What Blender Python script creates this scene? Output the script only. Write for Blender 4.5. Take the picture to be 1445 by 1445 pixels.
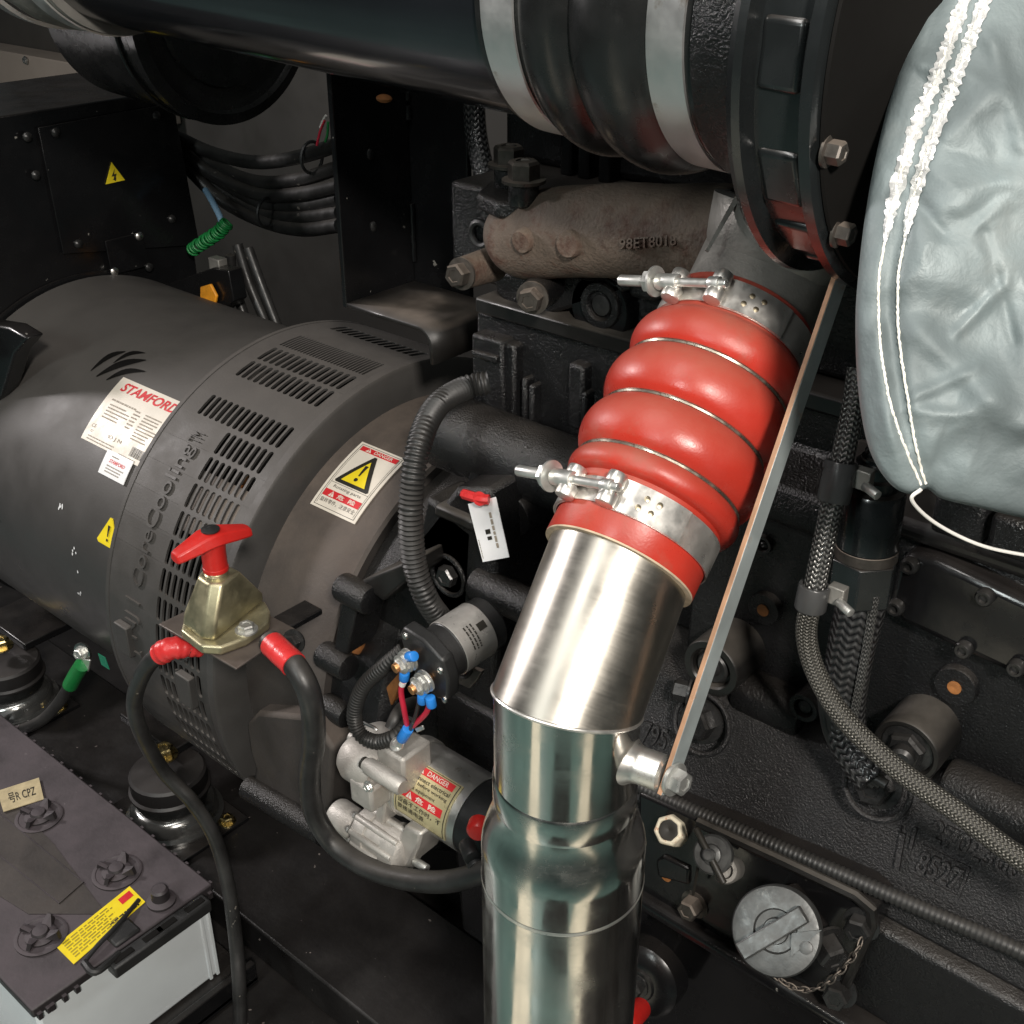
import bpy, bmesh, math, random
from mathutils import Vector, Matrix, noise
random.seed(7)
for o in list(bpy.data.objects): bpy.data.objects.remove(o)
SC = bpy.context.scene
COL = SC.collection

# ------------------------------------------------------------------ camera
F, TH, AZ = 1665.0, math.radians(28.8), math.radians(49.4)
CAM = Vector((0, 0, 1.75))
FW = Vector((-math.cos(AZ)*math.cos(TH), math.sin(AZ)*math.cos(TH), -math.sin(TH)))
RT = Vector((math.sin(AZ), math.cos(AZ), 0))
UP = RT.cross(FW)
cd = bpy.data.cameras.new('camera'); cam = bpy.data.objects.new('camera', cd); COL.objects.link(cam)
cd.sensor_width = 36; cd.lens = 36*F/1445; cd.clip_start = .02; cd.clip_end = 100
cam.matrix_world = Matrix((RT, UP, -FW)).transposed().to_4x4(); cam.location = CAM
SC.camera = cam
SC.render.resolution_x = SC.render.resolution_y = 1024

# ------------------------------------------------------------------ light
W = bpy.data.worlds.new('World'); SC.world = W; W.use_nodes = True
W.node_tree.nodes['Background'].inputs[0].default_value = (.62, .72, .74, 1)
W.node_tree.nodes['Background'].inputs[1].default_value = .050
def area(name, loc, aim, size, power, col, size_y=None, disk=False):
    l = bpy.data.lights.new(name, 'AREA'); l.energy = power; l.color = col; l.size = size
    l.shape = 'DISK' if disk else ('RECTANGLE' if size_y else 'SQUARE')
    if size_y: l.size_y = size_y
    o = bpy.data.objects.new(name, l); COL.objects.link(o); o.location = loc
    o.rotation_euler = (Vector(aim)-Vector(loc)).to_track_quat('-Z', 'Y').to_euler()
    return o
area('work_lamp', (.92, -.62, 2.62), (-.7, .85, 1.1), .22, 74, (1, .935, .86), disk=True)
area('overhead_fill', (-.75, -.15, 3.1), (-.75, .35, .9), .16, 20, (1, .97, .93), size_y=1.6)  # added overhead fill, no such tube is seen
area('left_lamp', (-3.7, -.25, 2.35), (-1.2, .8, 1.0), .4, 58, (1, .94, .93), disk=True)
area('floor_fill', (-.4, -3.0, 3.1), (-.4, -2.6, 0), .25, 75, (.93, 1, .98), size_y=1.8)  # added lamp that lights the unseen floor mirrored in the pipe
VS = SC.view_settings
VS.view_transform = 'Standard'; VS.look = 'None'; VS.exposure = -.08; VS.gamma = 1

# ------------------------------------------------------------------ placing helpers
def ray(px, py): return FW*F + RT*(px-722.5) + UP*(722.5-py)
def P(px, py, Y=None, X=None, Z=None, D=None):
    d = ray(px, py)
    if D is not None: return CAM + d*(D/F)
    if Y is not None: return CAM + d*((Y-CAM.y)/d.y)
    if X is not None: return CAM + d*((X-CAM.x)/d.x)
    return CAM + d*((Z-CAM.z)/d.z)
V = Vector

# ------------------------------------------------------------------ mesh helpers
class MB:
    def __init__(s): s.v = []; s.f = []; s.uv = {}
    def add(s, vs, fs):
        n = len(s.v); s.v += [tuple(v) for v in vs]; s.f += [tuple(i+n for i in f) for f in fs]; return s
    def box(s, c, size, rot=None):
        c = V(c); h = V(size)/2; vs = []
        for z in (-1, 1):
            for x, y in ((-1, -1), (1, -1), (1, 1), (-1, 1)):
                p = V((x*h.x, y*h.y, z*h.z)); vs.append(c + (rot @ p if rot else p))
        return s.add(vs, [(3, 2, 1, 0), (4, 5, 6, 7), (0, 1, 5, 4), (1, 2, 6, 5), (2, 3, 7, 6), (3, 0, 4, 7)])
    def lathe(s, prof, p0=(0, 0, 0), axis=(0, 0, 1), n=40, closed=False):
        p0 = V(p0); a = V(axis).normalized(); q = a.to_track_quat('Z', 'Y').to_matrix()
        vs = []; fs = []
        for r, h in prof:
            for i in range(n):
                t = 2*math.pi*i/n
                vs.append(p0 + q @ V((max(r, 1e-5)*math.cos(t), max(r, 1e-5)*math.sin(t), h)))
        m = len(prof)
        for j in range(m if closed else m-1):
            k = (j+1) % m
            for i in range(n):
                fs.append((j*n+i, j*n+(i+1) % n, k*n+(i+1) % n, k*n+i))
        if not closed:
            if prof[0][0] > 1e-4: fs.append(tuple(range(n))[::-1])
            if prof[-1][0] > 1e-4: fs.append(tuple((m-1)*n+i for i in range(n)))
        return s.add(vs, fs)
    def cyl(s, p0, p1, r0, r1=None, n=28):
        p0 = V(p0); p1 = V(p1); d = p1-p0
        return s.lathe([(r0, 0), (r1 if r1 is not None else r0, d.length)], p0, d, n)
    def rcyl(s, p0, p1, r, b=.003, n=32):
        p0 = V(p0); p1 = V(p1); d = p1-p0; L = d.length
        return s.lathe([(r-b, 0), (r-.3*b, .3*b), (r, b), (r, L-b), (r-.3*b, L-.3*b), (r-b, L)], p0, d, n)
    def torus(s, c, axis, R, r, n=40, m=10):
        return s.lathe([(R+r*math.cos(2*math.pi*i/m), r*math.sin(2*math.pi*i/m)) for i in range(m)], c, axis, n, True)
    def prism(s, pts, vec):
        pts = [V(p) for p in pts]; vec = V(vec); n = len(pts)
        fs = [tuple(range(n)), tuple(range(2*n-1, n-1, -1))]
        fs += [(i, i+n, (i+1) % n+n, (i+1) % n) for i in range(n)]
        return s.add(pts + [p+vec for p in pts], fs)
    def sphere(s, c, r, n=16, sc=(1, 1, 1)):
        m = n//2; prof = [(r*math.sin(math.pi*i/m), -r*math.cos(math.pi*i/m)) for i in range(m+1)]
        k = len(s.v); s.lathe(prof, (0, 0, 0), (0, 0, 1), n)
        for i in range(k, len(s.v)):
            x, y, z = s.v[i]; s.v[i] = (c[0]+x*sc[0], c[1]+y*sc[1], c[2]+z*sc[2])
        return s
    def tube(s, pts, r, n=14, caps=True, uv=False):
        pts = [V(p) for p in pts]; m = len(pts); vs = []; fs = []
        t = [(pts[min(i+1, m-1)]-pts[max(i-1, 0)]).normalized() for i in range(m)]
        u = t[0].orthogonal().normalized(); L = 0
        base = len(s.v)
        for i in range(m):
            u = (u - t[i]*u.dot(t[i])).normalized(); w = t[i].cross(u)
            if i: L += (pts[i]-pts[i-1]).length
            rr = r(i/(m-1), L) if callable(r) else r
            for k in range(n):
                a = 2*math.pi*k/n
                vs.append(pts[i] + (u*math.cos(a)+w*math.sin(a))*rr)
            if uv:
                for k in range(n): s.uv[base+i*n+k] = (k/n, L)
        for i in range(m-1):
            for k in range(n): fs.append((i*n+k, i*n+(k+1) % n, (i+1)*n+(k+1) % n, (i+1)*n+k))
        if caps: fs += [tuple(range(n))[::-1], tuple((m-1)*n+k for k in range(n))]
        return s.add(vs, fs)
def spline(pts, per=10):
    pts = [V(p) for p in pts]; out = []
    q = [pts[0]*2-pts[1]] + pts + [pts[-1]*2-pts[-2]]
    for i in range(1, len(q)-2):
        a, b, c, d = q[i-1:i+3]
        for k in range(per):
            t = k/per
            out.append(.5*((2*b)+(c-a)*t+(2*a-5*b+4*c-d)*t*t+(3*b-a-3*c+d)*t**3))
    out.append(pts[-1]); return out
def resample(pts, step):
    out = [pts[0]]; acc = 0
    for a, b in zip(pts, pts[1:]):
        L = (b-a).length; d = step-acc
        while d <= L:
            out.append(a+(b-a)*(d/L)); d += step
        acc = (acc+L) % step if L else acc
    return out
def obj(name, mb, mat, parent=None, bevel=0, ang=38, seg=2, weld=False, recalc=True, keep=False):
    me = bpy.data.meshes.new(name)
    vs = mb.v
    c = V((0, 0, 0))
    if vs and not keep:
        lo = [min(v[i] for v in vs) for i in range(3)]; hi = [max(v[i] for v in vs) for i in range(3)]
        c = V([(a+b)/2 for a, b in zip(lo, hi)])
    me.from_pydata([(v[0]-c.x, v[1]-c.y, v[2]-c.z) for v in vs], [], mb.f)
    if mb.uv:
        ul = me.uv_layers.new(name='UVMap')
        for p in me.polygons:
            us = [mb.uv.get(me.loops[li].vertex_index, (0, 0)) for li in p.loop_indices]
            wrap = max(u[0] for u in us)-min(u[0] for u in us) > .5
            for li, u in zip(p.loop_indices, us):
                ul.data[li].uv = (u[0]+1 if wrap and u[0] < .5 else u[0], u[1])
    if recalc or weld:
        bm = bmesh.new(); bm.from_mesh(me)
        if weld: bmesh.ops.remove_doubles(bm, verts=bm.verts, dist=1e-5)
        if recalc: bmesh.ops.recalc_face_normals(bm, faces=bm.faces)
        bm.to_mesh(me); bm.free()
    me.polygons.foreach_set('use_smooth', [True]*len(me.polygons))
    me.set_sharp_from_angle(angle=math.radians(ang))
    me.materials.append(mat)
    o = bpy.data.objects.new(name, me); COL.objects.link(o); o.location = c
    if bevel:
        b = o.modifiers.new('bevel', 'BEVEL'); b.width = bevel; b.segments = seg; b.limit_method = 'ANGLE'; b.angle_limit = math.radians(35)
        b.harden_normals = False
    if parent is not None: kid(o, parent)
    return o
KIDS = []
def kid(o, parent): KIDS.append((o, parent))
def inst(src, name, mw, parent):
    o = bpy.data.objects.new(name, src if isinstance(src, bpy.types.Mesh) else src.data); COL.objects.link(o); o.matrix_world = mw; o.location = mw.to_translation(); o.rotation_euler = mw.to_euler(); o.scale = mw.to_scale()
    if parent is not None: kid(o, parent)
    return o
def tag(o, label, cat, group=None):
    o['label'] = label; o['category'] = cat
    if group: o['group'] = group
    return o
def thing(name, label, cat, group=None):
    o = bpy.data.objects.new(name, None); COL.objects.link(o); o.empty_display_size = .02
    return tag(o, label, cat, group)
def setting(o): o['kind'] = 'structure'; return o
def frame(p, axis, spin=0):
    q = V(axis).normalized().to_track_quat('Z', 'Y').to_matrix().to_4x4()
    return Matrix.Translation(p) @ q @ Matrix.Rotation(spin, 4, 'Z')
_bolt = {}
def bolt(p, axis, r, h, mat, parent, name='bolt', washer=True, spin=.2):
    k = (round(r, 4), round(h, 4), mat.name, washer)
    if k not in _bolt:
        m = MB(); c = r*.18
        if washer: m.lathe([(r*1.35, -.0005), (r*1.35, r*.16), (r*1.0, r*.2)], n=24)
        m.lathe([(r, r*.12), (r, h-c), (r*.86, h), (r*.55, h), (r*.5, h-c*.5)], n=6)
        me_o = obj('bolt_mesh', m, mat, keep=True, ang=25); me = me_o.data; bpy.data.objects.remove(me_o); _bolt[k] = me
    return inst(_bolt[k], name, frame(p, axis, spin), parent)

# text -> flat mesh in a unit box
_txt = {}
def text_mesh(s, bold=0.0, shear=0.0, extr=0.0):
    k = (s, bold, shear)
    if k in _txt: return _txt[k]
    cu = bpy.data.curves.new('t', 'FONT'); cu.body = s; cu.offset = bold; cu.shear = shear; cu.resolution_u = 3; cu.extrude = extr
    o = bpy.data.objects.new('t', cu); COL.objects.link(o)
    dg = bpy.context.evaluated_depsgraph_get(); me = bpy.data.meshes.new_from_object(o.evaluated_get(dg))
    vs = [v.co.copy() for v in me.vertices]; fs = [tuple(p.vertices) for p in me.polygons]
    bpy.data.objects.remove(o); bpy.data.meshes.remove(me)
    x0 = min(v.x for v in vs); x1 = max(v.x for v in vs); y0 = min(v.y for v in vs); y1 = max(v.y for v in vs)
    _txt[k] = ([((v.x-x0)/(x1-x0), (v.y-y0)/(y1-y0)) for v in vs], fs); return _txt[k]
# a printed sheet: fn(u, v, h) -> point; u right, v up, both 0..1
def sheet(name, fn, parent, mat, th=.0012, nu=6, nv=10):
    m = MB(); vs = []; fs = []
    for k, h in ((0, 0), (1, th)):
        for j in range(nv+1):
            for i in range(nu+1): vs.append(fn(i/nu, j/nv, h))
    N = (nu+1)*(nv+1); q = lambda i, j: j*(nu+1)+i
    for j in range(nv):
        for i in range(nu):
            a = (q(i, j), q(i+1, j), q(i+1, j+1), q(i, j+1)); fs += [tuple(N+x for x in a), a[::-1]]
    rim = [q(i, 0) for i in range(nu+1)]+[q(nu, j) for j in range(1, nv+1)]+[q(i, nv) for i in range(nu-1, -1, -1)]+[q(0, j) for j in range(nv-1, 0, -1)]
    for a, b in zip(rim, rim[1:]+rim[:1]): fs.append((a, b, N+b, N+a))
    m.add(vs, fs); return obj(name, m, mat, parent)
def pr_rect(m, fn, u0, v0, u1, v1, h, n=6):
    vs = []; fs = []
    for j in range(n+1):
        for i in range(n+1): vs.append(fn(u0+(u1-u0)*i/n, v0+(v1-v0)*j/n, h))
    for j in range(n):
        for i in range(n): a = j*(n+1)+i; fs.append((a, a+1, a+n+2, a+n+1))
    m.add(vs, fs)
def pr_poly(m, fn, pts, h, n=9):          # convex outline cut into strips so that it follows a curved sheet
    vs_ = sorted(set([p[1] for p in pts])); lo, hi = vs_[0], vs_[-1]
    cuts = sorted(set(vs_+[lo+(hi-lo)*i/n for i in range(n+1)]))
    def span(v):
        xs = []
        for (a, b), (c, d) in zip(pts, pts[1:]+pts[:1]):
            if min(b, d)-1e-9 <= v <= max(b, d)+1e-9:
                if abs(d-b) < 1e-9: xs += [a, c]
                else: xs.append(a+(c-a)*(v-b)/(d-b))
        return min(xs), max(xs)
    sp_ = [span(v) for v in cuts]; V0 = []; F0 = []
    for v, (a, b) in zip(cuts, sp_): V0 += [fn(a, v, h), fn(a+(b-a)*.33, v, h), fn(a+(b-a)*.67, v, h), fn(b, v, h)]
    for j in range(len(cuts)-1):
        for k in range(3): F0.append((4*j+k, 4*j+k+1, 4*j+5+k, 4*j+4+k))
    m.add(V0, F0)
def pr_text(m, fn, s, u0, v0, u1, v1, h, bold=0, shear=0):
    vs, fs = text_mesh(s, bold, shear)
    m.add([fn(u0+(u1-u0)*x, v0+(v1-v0)*y, h) for x, y in vs], fs)
def pr_lines(m, fn, u0, v0, u1, v1, rows, h, fill=.8, seed=1):
    R = random.Random(seed); dv = (v1-v0)/rows
    for r in range(rows):
        v = v1-(r+.75)*dv; u = u0; end = u0+(u1-u0)*R.uniform(fill*.75, 1)
        while u < end:
            w = (u1-u0)*R.uniform(.05, .16)
            pr_rect(m, fn, u, v, min(u+w, end), v+dv*.42, h, 1); u += w+(u1-u0)*.025
def bil(a, b, c, d, nrm):      # TL, TR, BR, BL corners of a flat sheet
    a, b, c, d = map(V, (a, b, c, d)); nrm = V(nrm).normalized()
    return lambda u, v, h: (d*(1-u)+c*u)*(1-v) + (a*(1-u)+b*u)*v + nrm*h

# ------------------------------------------------------------------ materials
def M(name, col, rough=.5, metal=0, var=.2, vs=9, bump=0, bs=250, dust=0, dcol=(.17, .135, .11), rv=.12, spec=.5, coat=0, rust=0, rcol=(.16, .06, .025),
      brush=0, dlo=.38, dn=.25, grime=0, gcol=(.1, .08, .06), chips=0, chipcol=(.5, .5, .5), sheen=0, trans=0):
    m = bpy.data.materials.new(name); m.use_nodes = True; nt = m.node_tree; N = nt.nodes; Lk = nt.links
    b = N['Principled BSDF']; tc = N.new('ShaderNodeTexCoord')
    def nz(scale, det=4, vec=None, ro=.55):
        n = N.new('ShaderNodeTexNoise'); n.inputs['Scale'].default_value = scale; n.inputs['Detail'].default_value = det; n.inputs['Roughness'].default_value = ro
        Lk.new(vec or tc.outputs['Object'], n.inputs['Vector']); return n
    def mr(src, a, b_, c, d):
        n = N.new('ShaderNodeMapRange'); Lk.new(src, n.inputs[0])
        for i, x in enumerate((a, b_, c, d)): n.inputs[i+1].default_value = x
        return n.outputs[0]
    def mix(f, a, c):
        n = N.new('ShaderNodeMix'); n.data_type = 'RGBA'
        if isinstance(f, float): n.inputs[0].default_value = f
        else: Lk.new(f, n.inputs[0])
        for s, x in ((6, a), (7, c)):
            if isinstance(x, tuple): n.inputs[s].default_value = (*x, 1)
            else: Lk.new(x, n.inputs[s])
        return n.outputs[2]
    def mul(a, c):
        n = N.new('ShaderNodeMath'); n.operation = 'MULTIPLY'; Lk.new(a, n.inputs[0])
        if isinstance(c, (int, float)): n.inputs[1].default_value = c
        else: Lk.new(c, n.inputs[1])
        return n.outputs[0]
    n1 = nz(vs); f1 = mr(n1.outputs[0], .3, .7, 0, 1)
    c = mix(f1, tuple(x*(1-var) for x in col), tuple(min(1, x*(1+var)) for x in col))
    r = mr(nz(vs*2.7, 5).outputs[0], .3, .7, max(.02, rough-rv), min(1, rough+rv))
    if rust:
        n = nz(vs*1.9, 8, ro=.7); f = mr(n.outputs[0], .62-.22*rust, .75-.2*rust, 0, 1); c = mix(f, c, rcol)
    if grime:
        n = nz(vs*.8, 9, ro=.72); f = mr(n.outputs[0], .52, .70, 0, grime); c = mix(f, c, gcol)
        a = N.new('ShaderNodeMix'); Lk.new(f, a.inputs[0]); Lk.new(r, a.inputs[2]); a.inputs[3].default_value = .6; r = a.outputs[0]
    if chips:
        n = nz(55, 3, ro=.6); f = mr(n.outputs[0], .74-.04*chips, .75-.04*chips, 0, 1); c = mix(f, c, chipcol)
    if dust:
        g = N.new('ShaderNodeNewGeometry'); sp = N.new('ShaderNodeSeparateXYZ'); Lk.new(g.outputs['Normal'], sp.inputs[0])
        f = mul(mr(sp.outputs[2], dlo, .97, 0, 1), mr(nz(14, 6, ro=.65).outputs[0], .25, .62, dn, 1)); f = mul(f, dust)
        c = mix(f, c, dcol)
        a = N.new('ShaderNodeMix'); Lk.new(f, a.inputs[0]); Lk.new(r, a.inputs[2]); a.inputs[3].default_value = .85; r = a.outputs[0]
    Lk.new(c, b.inputs['Base Color'])
    if brush:
        mp = N.new('ShaderNodeMapping'); mp.inputs['Scale'].default_value = (3, 3, brush); Lk.new(tc.outputs['Object'], mp.inputs[0])
        nb = nz(12, 3, mp.outputs[0]); rr = mr(nb.outputs[0], .2, .8, -.025, .03)
        a = N.new('ShaderNodeMath'); Lk.new(r, a.inputs[0]); Lk.new(rr, a.inputs[1]); r = a.outputs[0]
    Lk.new(r, b.inputs['Roughness'])
    b.inputs['Metallic'].default_value = metal; b.inputs['Specular IOR Level'].default_value = spec
    if coat: b.inputs['Coat Weight'].default_value = coat; b.inputs['Coat Roughness'].default_value = .12
    if trans: b.inputs['Transmission Weight'].default_value = trans; b.inputs['IOR'].default_value = 1.4
    if bump:
        bn = N.new('ShaderNodeBump'); bn.inputs['Strength'].default_value = bump; bn.inputs['Distance'].default_value = .002
        Lk.new(nz(bs, 3, ro=.6).outputs[0], bn.inputs['Height']); Lk.new(bn.outputs[0], b.inputs['Normal'])
    return m
CAST = M('black_cast_iron', (.0075, .0075, .008), .26, var=.3, bump=.75, bs=430, dust=.25, dcol=(.10, .085, .07), spec=.5, rv=.1)
CASTS = M('black_cast_panel', (.012, .012, .013), .32, var=.3, bump=1.0, bs=480, dust=.16, dlo=.2, dcol=(.12, .105, .09), spec=.4, rv=.1)
PAINT = M('black_gloss_paint', (.006, .006, .0065), .22, var=.2, bump=.06, bs=60, dust=.13, dcol=(.12, .10, .085), chips=.3, chipcol=(.2, .19, .17))
GLOSS = M('black_pipe_gloss', (.008, .009, .011), .13, var=.3, vs=5, rv=.06, bump=.02, bs=40, coat=.4)
MACH = M('black_machined', (.009, .0085, .008), .36, var=.25, dust=.7, dcol=(.10, .088, .074), bump=.08, bs=180)
FLOOR = M('black_base_paint', (.0085, .008, .008), .36, var=.45, vs=4, bump=.25, bs=120, dust=.06, grime=.4, gcol=(.02, .018, .016), dcol=(.10, .085, .075), chips=.8, chipcol=(.14, .12, .11))
WALL_SHADE = M('canopy_sheet_shaded', (.032, .030, .026), .6, var=.15, vs=3, bump=.03, bs=200)  # shaded copy of the canopy sheet, shade put into the colour
WALL_LIT = M('canopy_sheet_lit', (.22, .19, .16), .55, var=.12, vs=3, bump=.03, bs=200)  # lit copy of the canopy sheet for the beam
ALT = M('alternator_grey', (.042, .040, .039), .38, var=.12, vs=5, bump=.06, bs=300, dust=.6, dlo=.12, dn=.75, dcol=(.125, .113, .102), grime=.08, gcol=(.02, .018, .016), chips=.25, chipcol=(.01, .01, .01))
RING = M('ring_grey', (.042, .040, .038), .46, var=.15, bump=.12, bs=350, dust=.55, dlo=.12, dn=.65, dcol=(.125, .110, .097), grime=.2, gcol=(.018, .016, .014))
ADPT = M('dusty_adapter', (.036, .031, .028), .6, var=.3, bump=.25, bs=260, dust=.9, dlo=.1, dcol=(.125, .098, .080), grime=.5, gcol=(.03, .024, .02))
VOID = M('inner_dark', (.006, .0055, .005), .75, spec=.12)  # near-black put in for shade in hollows and gaps; also oil smears
SLOTLIT = M('slot_light', (.16, .135, .115), .8, var=.2, bump=.1)  # paler tone stands in for light reaching into the slots
STAIN = M('stainless_satin', (.46, .435, .385), .33, 1, var=.14, vs=11, rv=.06, brush=60, grime=.35, gcol=(.36, .31, .25), bump=.006, bs=30)
STAINP = M('stainless_polished', (.70, .68, .63), .155, 1, var=.16, vs=11, rv=.08, brush=60, grime=.36, gcol=(.42, .42, .40), bump=.006, bs=30)
STAIN2 = M('clamp_steel', (.72, .70, .66), .36, .9, var=.12, vs=30, rv=.1, bump=.03, bs=90, rust=.08, rcol=(.3, .2, .1))
ZINC = M('zinc_plated', (.66, .66, .63), .38, .85, var=.15, vs=40, rv=.12)
RED = M('red_silicone', (.40, .030, .018), .31, var=.14, vs=14, rv=.1, dust=.6, dlo=.25, dcol=(.24, .10, .065), grime=.55, gcol=(.24, .085, .055), bump=.07, bs=420)
HEM = M('hose_cut_edge', (.46, .36, .25), .7, var=.3, vs=60)
RIVET = M('spot_weld', (.36, .31, .22), .4, 1, var=.3, vs=200)
STEELB = M('brace_face', (.33, .37, .37), .5, .4, var=.2, vs=20, rust=.15, rcol=(.34, .2, .12))
STEELE = M('brace_cut_edge', (.40, .23, .14), .55, .3, var=.3, vs=40)
RUBBER = M('black_rubber', (.010, .0105, .0105), .27, var=.3, vs=12, rv=.1, bump=.05, bs=90, dust=.12, dcol=(.08, .08, .075), grime=.4, gcol=(.03, .03, .028))
BANDS = M('silver_band', (.70, .70, .69), .38, .9, var=.12, vs=16, rv=.1, rust=.12, rcol=(.36, .30, .24))
TURBO = M('compressor_black', (.010, .0115, .012), .26, var=.3, vs=14, rv=.08, bump=.07, bs=70, coat=.3, dust=.25, dcol=(.14, .11, .09))
ALUD = M('dull_aluminium', (.25, .24, .22), .48, .5, var=.3, vs=18, rv=.12, bump=.2, bs=300)
ALU = M('cast_aluminium', (.47, .445, .41), .5, .55, var=.15, vs=30, bump=.3, bs=500)
MANI = M('rusty_manifold', (.115, .086, .066), .78, var=.35, vs=14, bump=.8, bs=260, rust=.6, rcol=(.075, .035, .022), grime=.5, gcol=(.03, .024, .02), dust=.5, dcol=(.19, .148, .11))
BOLT = M('oiled_bolt', (.085, .075, .066), .38, .6, var=.3, vs=80, dust=.95, dcol=(.34, .28, .23))  # dusty tops, paled further to stand in for light on shadowed bolts
BOLTK = M('black_bolt', (.018, .018, .018), .3, .2, var=.3, vs=80, dust=.2, dcol=(.15, .135, .12))
SILV = M('bright_screw', (.7, .69, .66), .28, 1)
GOLDB = M('yellow_zinc_bolt', (.62, .50, .24), .3, 1, var=.2, vs=90)
GOLD = M('yellow_passivated', (.44, .40, .26), .42, .85, var=.25, vs=28, rv=.12, grime=.4, gcol=(.22, .19, .12), bump=.04, bs=60)
REDP = M('red_plastic', (.50, .018, .014), .38, var=.12, vs=30, bump=.08, bs=200, grime=.3, gcol=(.28, .02, .015))
REDT = M('red_tape', (.55, .03, .03), .34, var=.12, vs=40, bump=.35, bs=120)
BLKP = M('black_plastic', (.018, .018, .018), .42, var=.2, bump=.15, bs=350)
CABLE = M('black_cable', (.020, .0195, .019), .40, var=.5, vs=22, rv=.1, bump=.12, bs=110, dust=.4, dcol=(.12, .105, .09), chips=.8, chipcol=(.16, .145, .125))
CONDU = M('corrugated_conduit', (.016, .016, .0155), .48, var=.2, dust=.18, dcol=(.12, .105, .09))
LID = M('battery_lid', (.022, .019, .020), .42, var=.4, vs=8, bump=.22, bs=150, dust=.8, dcol=(.082, .066, .073), grime=.8, gcol=(.03, .026, .024), chips=.7, chipcol=(.16, .14, .14))
BATW = M('battery_case', (.62, .66, .67), .4, var=.05, vs=8)
FOIL = M('foil_cloth', (.17, .205, .21), .60, .15, var=.45, vs=8, rv=.12, bump=.3, bs=170, grime=.75, gcol=(.25, .275, .27))
FOILT = M('bright_foil_tape', (.85, .86, .84), .34, .5, var=.3, vs=60, bump=.3, bs=200)
THREAD = M('white_thread', (.80, .77, .69), .8, var=.1, vs=200, bump=.2, bs=900)
PAPER = M('sticker_paper', (.70, .64, .55), .45, var=.06, vs=20)
WPAPER = M('white_sticker', (.78, .78, .78), .4, var=.04, vs=20)
TANP = M('tan_sticker', (.45, .37, .22), .6, var=.2, vs=60)
YEL = M('yellow_print', (.80, .62, .02), .42, var=.06, vs=40)
REDI = M('red_ink', (.58, .025, .03), .42, var=.08, vs=60)
BLKI = M('black_ink', (.02, .018, .014), .5, var=.1)
GRYI = M('grey_ink', (.28, .24, .19), .6, var=.2, vs=90)
GREEN = M('green_plastic', (.010, .17, .04), .4, var=.2, vs=40)
TEAL = M('green_tape', (.01, .16, .09), .4, var=.2)
BLUE = M('blue_crimp', (.02, .20, .62), .38, var=.1, vs=60)
LBLUE = M('pale_blue_cable', (.20, .34, .48), .45)
ORNG = M('orange_tag', (.75, .30, .02), .5, var=.25, vs=60)
RUSTO = M('rust_orange', (.27, .105, .028), .7, var=.4, vs=60, bump=.4, bs=200)
COPPER = M('copper_terminal', (.70, .36, .16), .35, 1)
CREAM = M('cream_plug', (.66, .60, .46), .5, var=.25, vs=60, rust=.3, rcol=(.4, .12, .04))
WIRER = M('red_wire', (.55, .02, .05), .4)
WIREW = M('white_wire', (.72, .70, .66), .4)
PINK = M('pale_paper', (.56, .47, .47), .7, var=.12)
CAPM = M('oil_cap_metal', (.095, .097, .095), .45, .6, var=.3, vs=45, rv=.12, bump=.12, bs=160)
def braid(name, c0, c1, cu, cv, rough, metal):
    m = M(name, c0, rough, metal); nt = m.node_tree; N = nt.nodes; Lk = nt.links; b = N['Principled BSDF']
    uv = N.new('ShaderNodeTexCoord'); sx = N.new('ShaderNodeSeparateXYZ'); Lk.new(uv.outputs['UV'], sx.inputs[0])
    def ma(op, a, c=None):
        n = N.new('ShaderNodeMath'); n.operation = op
        for i, x in enumerate((a, c)):
            if x is None: continue
            if isinstance(x, (int, float)): n.inputs[i].default_value = x
            else: Lk.new(x, n.inputs[i])
        return n.outputs[0]
    u = ma('MULTIPLY', sx.outputs[0], cu*2*math.pi); v = ma('MULTIPLY', sx.outputs[1], cv*2*math.pi)
    # herring-bone: the slant flips from one lengthwise strip to the next
    z = ma('MULTIPLY', ma('ABSOLUTE', ma('SUBTRACT', ma('FRACT', ma('MULTIPLY', sx.outputs[0], cu)), .5)), 2*math.pi*1.2)
    s = ma('SINE', ma('ADD', v, z)); g = ma('COSINE', ma('MULTIPLY', u, 2))
    h = ma('MULTIPLY', ma('ADD', ma('MULTIPLY', s, .5), .5), ma('ADD', ma('MULTIPLY', g, .3), .7))
    mx = N.new('ShaderNodeMix'); mx.data_type = 'RGBA'; Lk.new(h, mx.inputs[0]); mx.inputs[6].default_value = (*c0, 1); mx.inputs[7].default_value = (*c1, 1)
    Lk.new(mx.outputs[2], b.inputs['Base Color'])
    bn = N.new('ShaderNodeBump'); bn.inputs['Strength'].default_value = .9; bn.inputs['Distance'].default_value = .0012; Lk.new(h, bn.inputs['Height']); Lk.new(bn.outputs[0], b.inputs['Normal'])
    return m
BRAID = braid('steel_braid', (.03, .03, .03), (.30, .295, .28), 9, 230, .32, .6)
BRAIDK = braid('black_braid', (.008, .008, .009), (.10, .10, .10), 10, 130, .25, .3)
BRAIDF = braid('grey_braid', (.022, .021, .018), (.21, .20, .175), 12, 300, .38, .45)
CLIPR = M('grey_clip_sleeve', (.05, .05, .05), .3, var=.2)
FOOTM = M('dusty_sheet', (.012, .011, .010), .4, var=.3, dust=.95, dlo=.55, dcol=(.13, .105, .085))

AY, AZc = 1.05, .778        # crankshaft / alternator axis
def AC(x, deg, R): a = math.radians(deg); return V((x, AY-R*math.cos(a), AZc+R*math.sin(a)))

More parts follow.
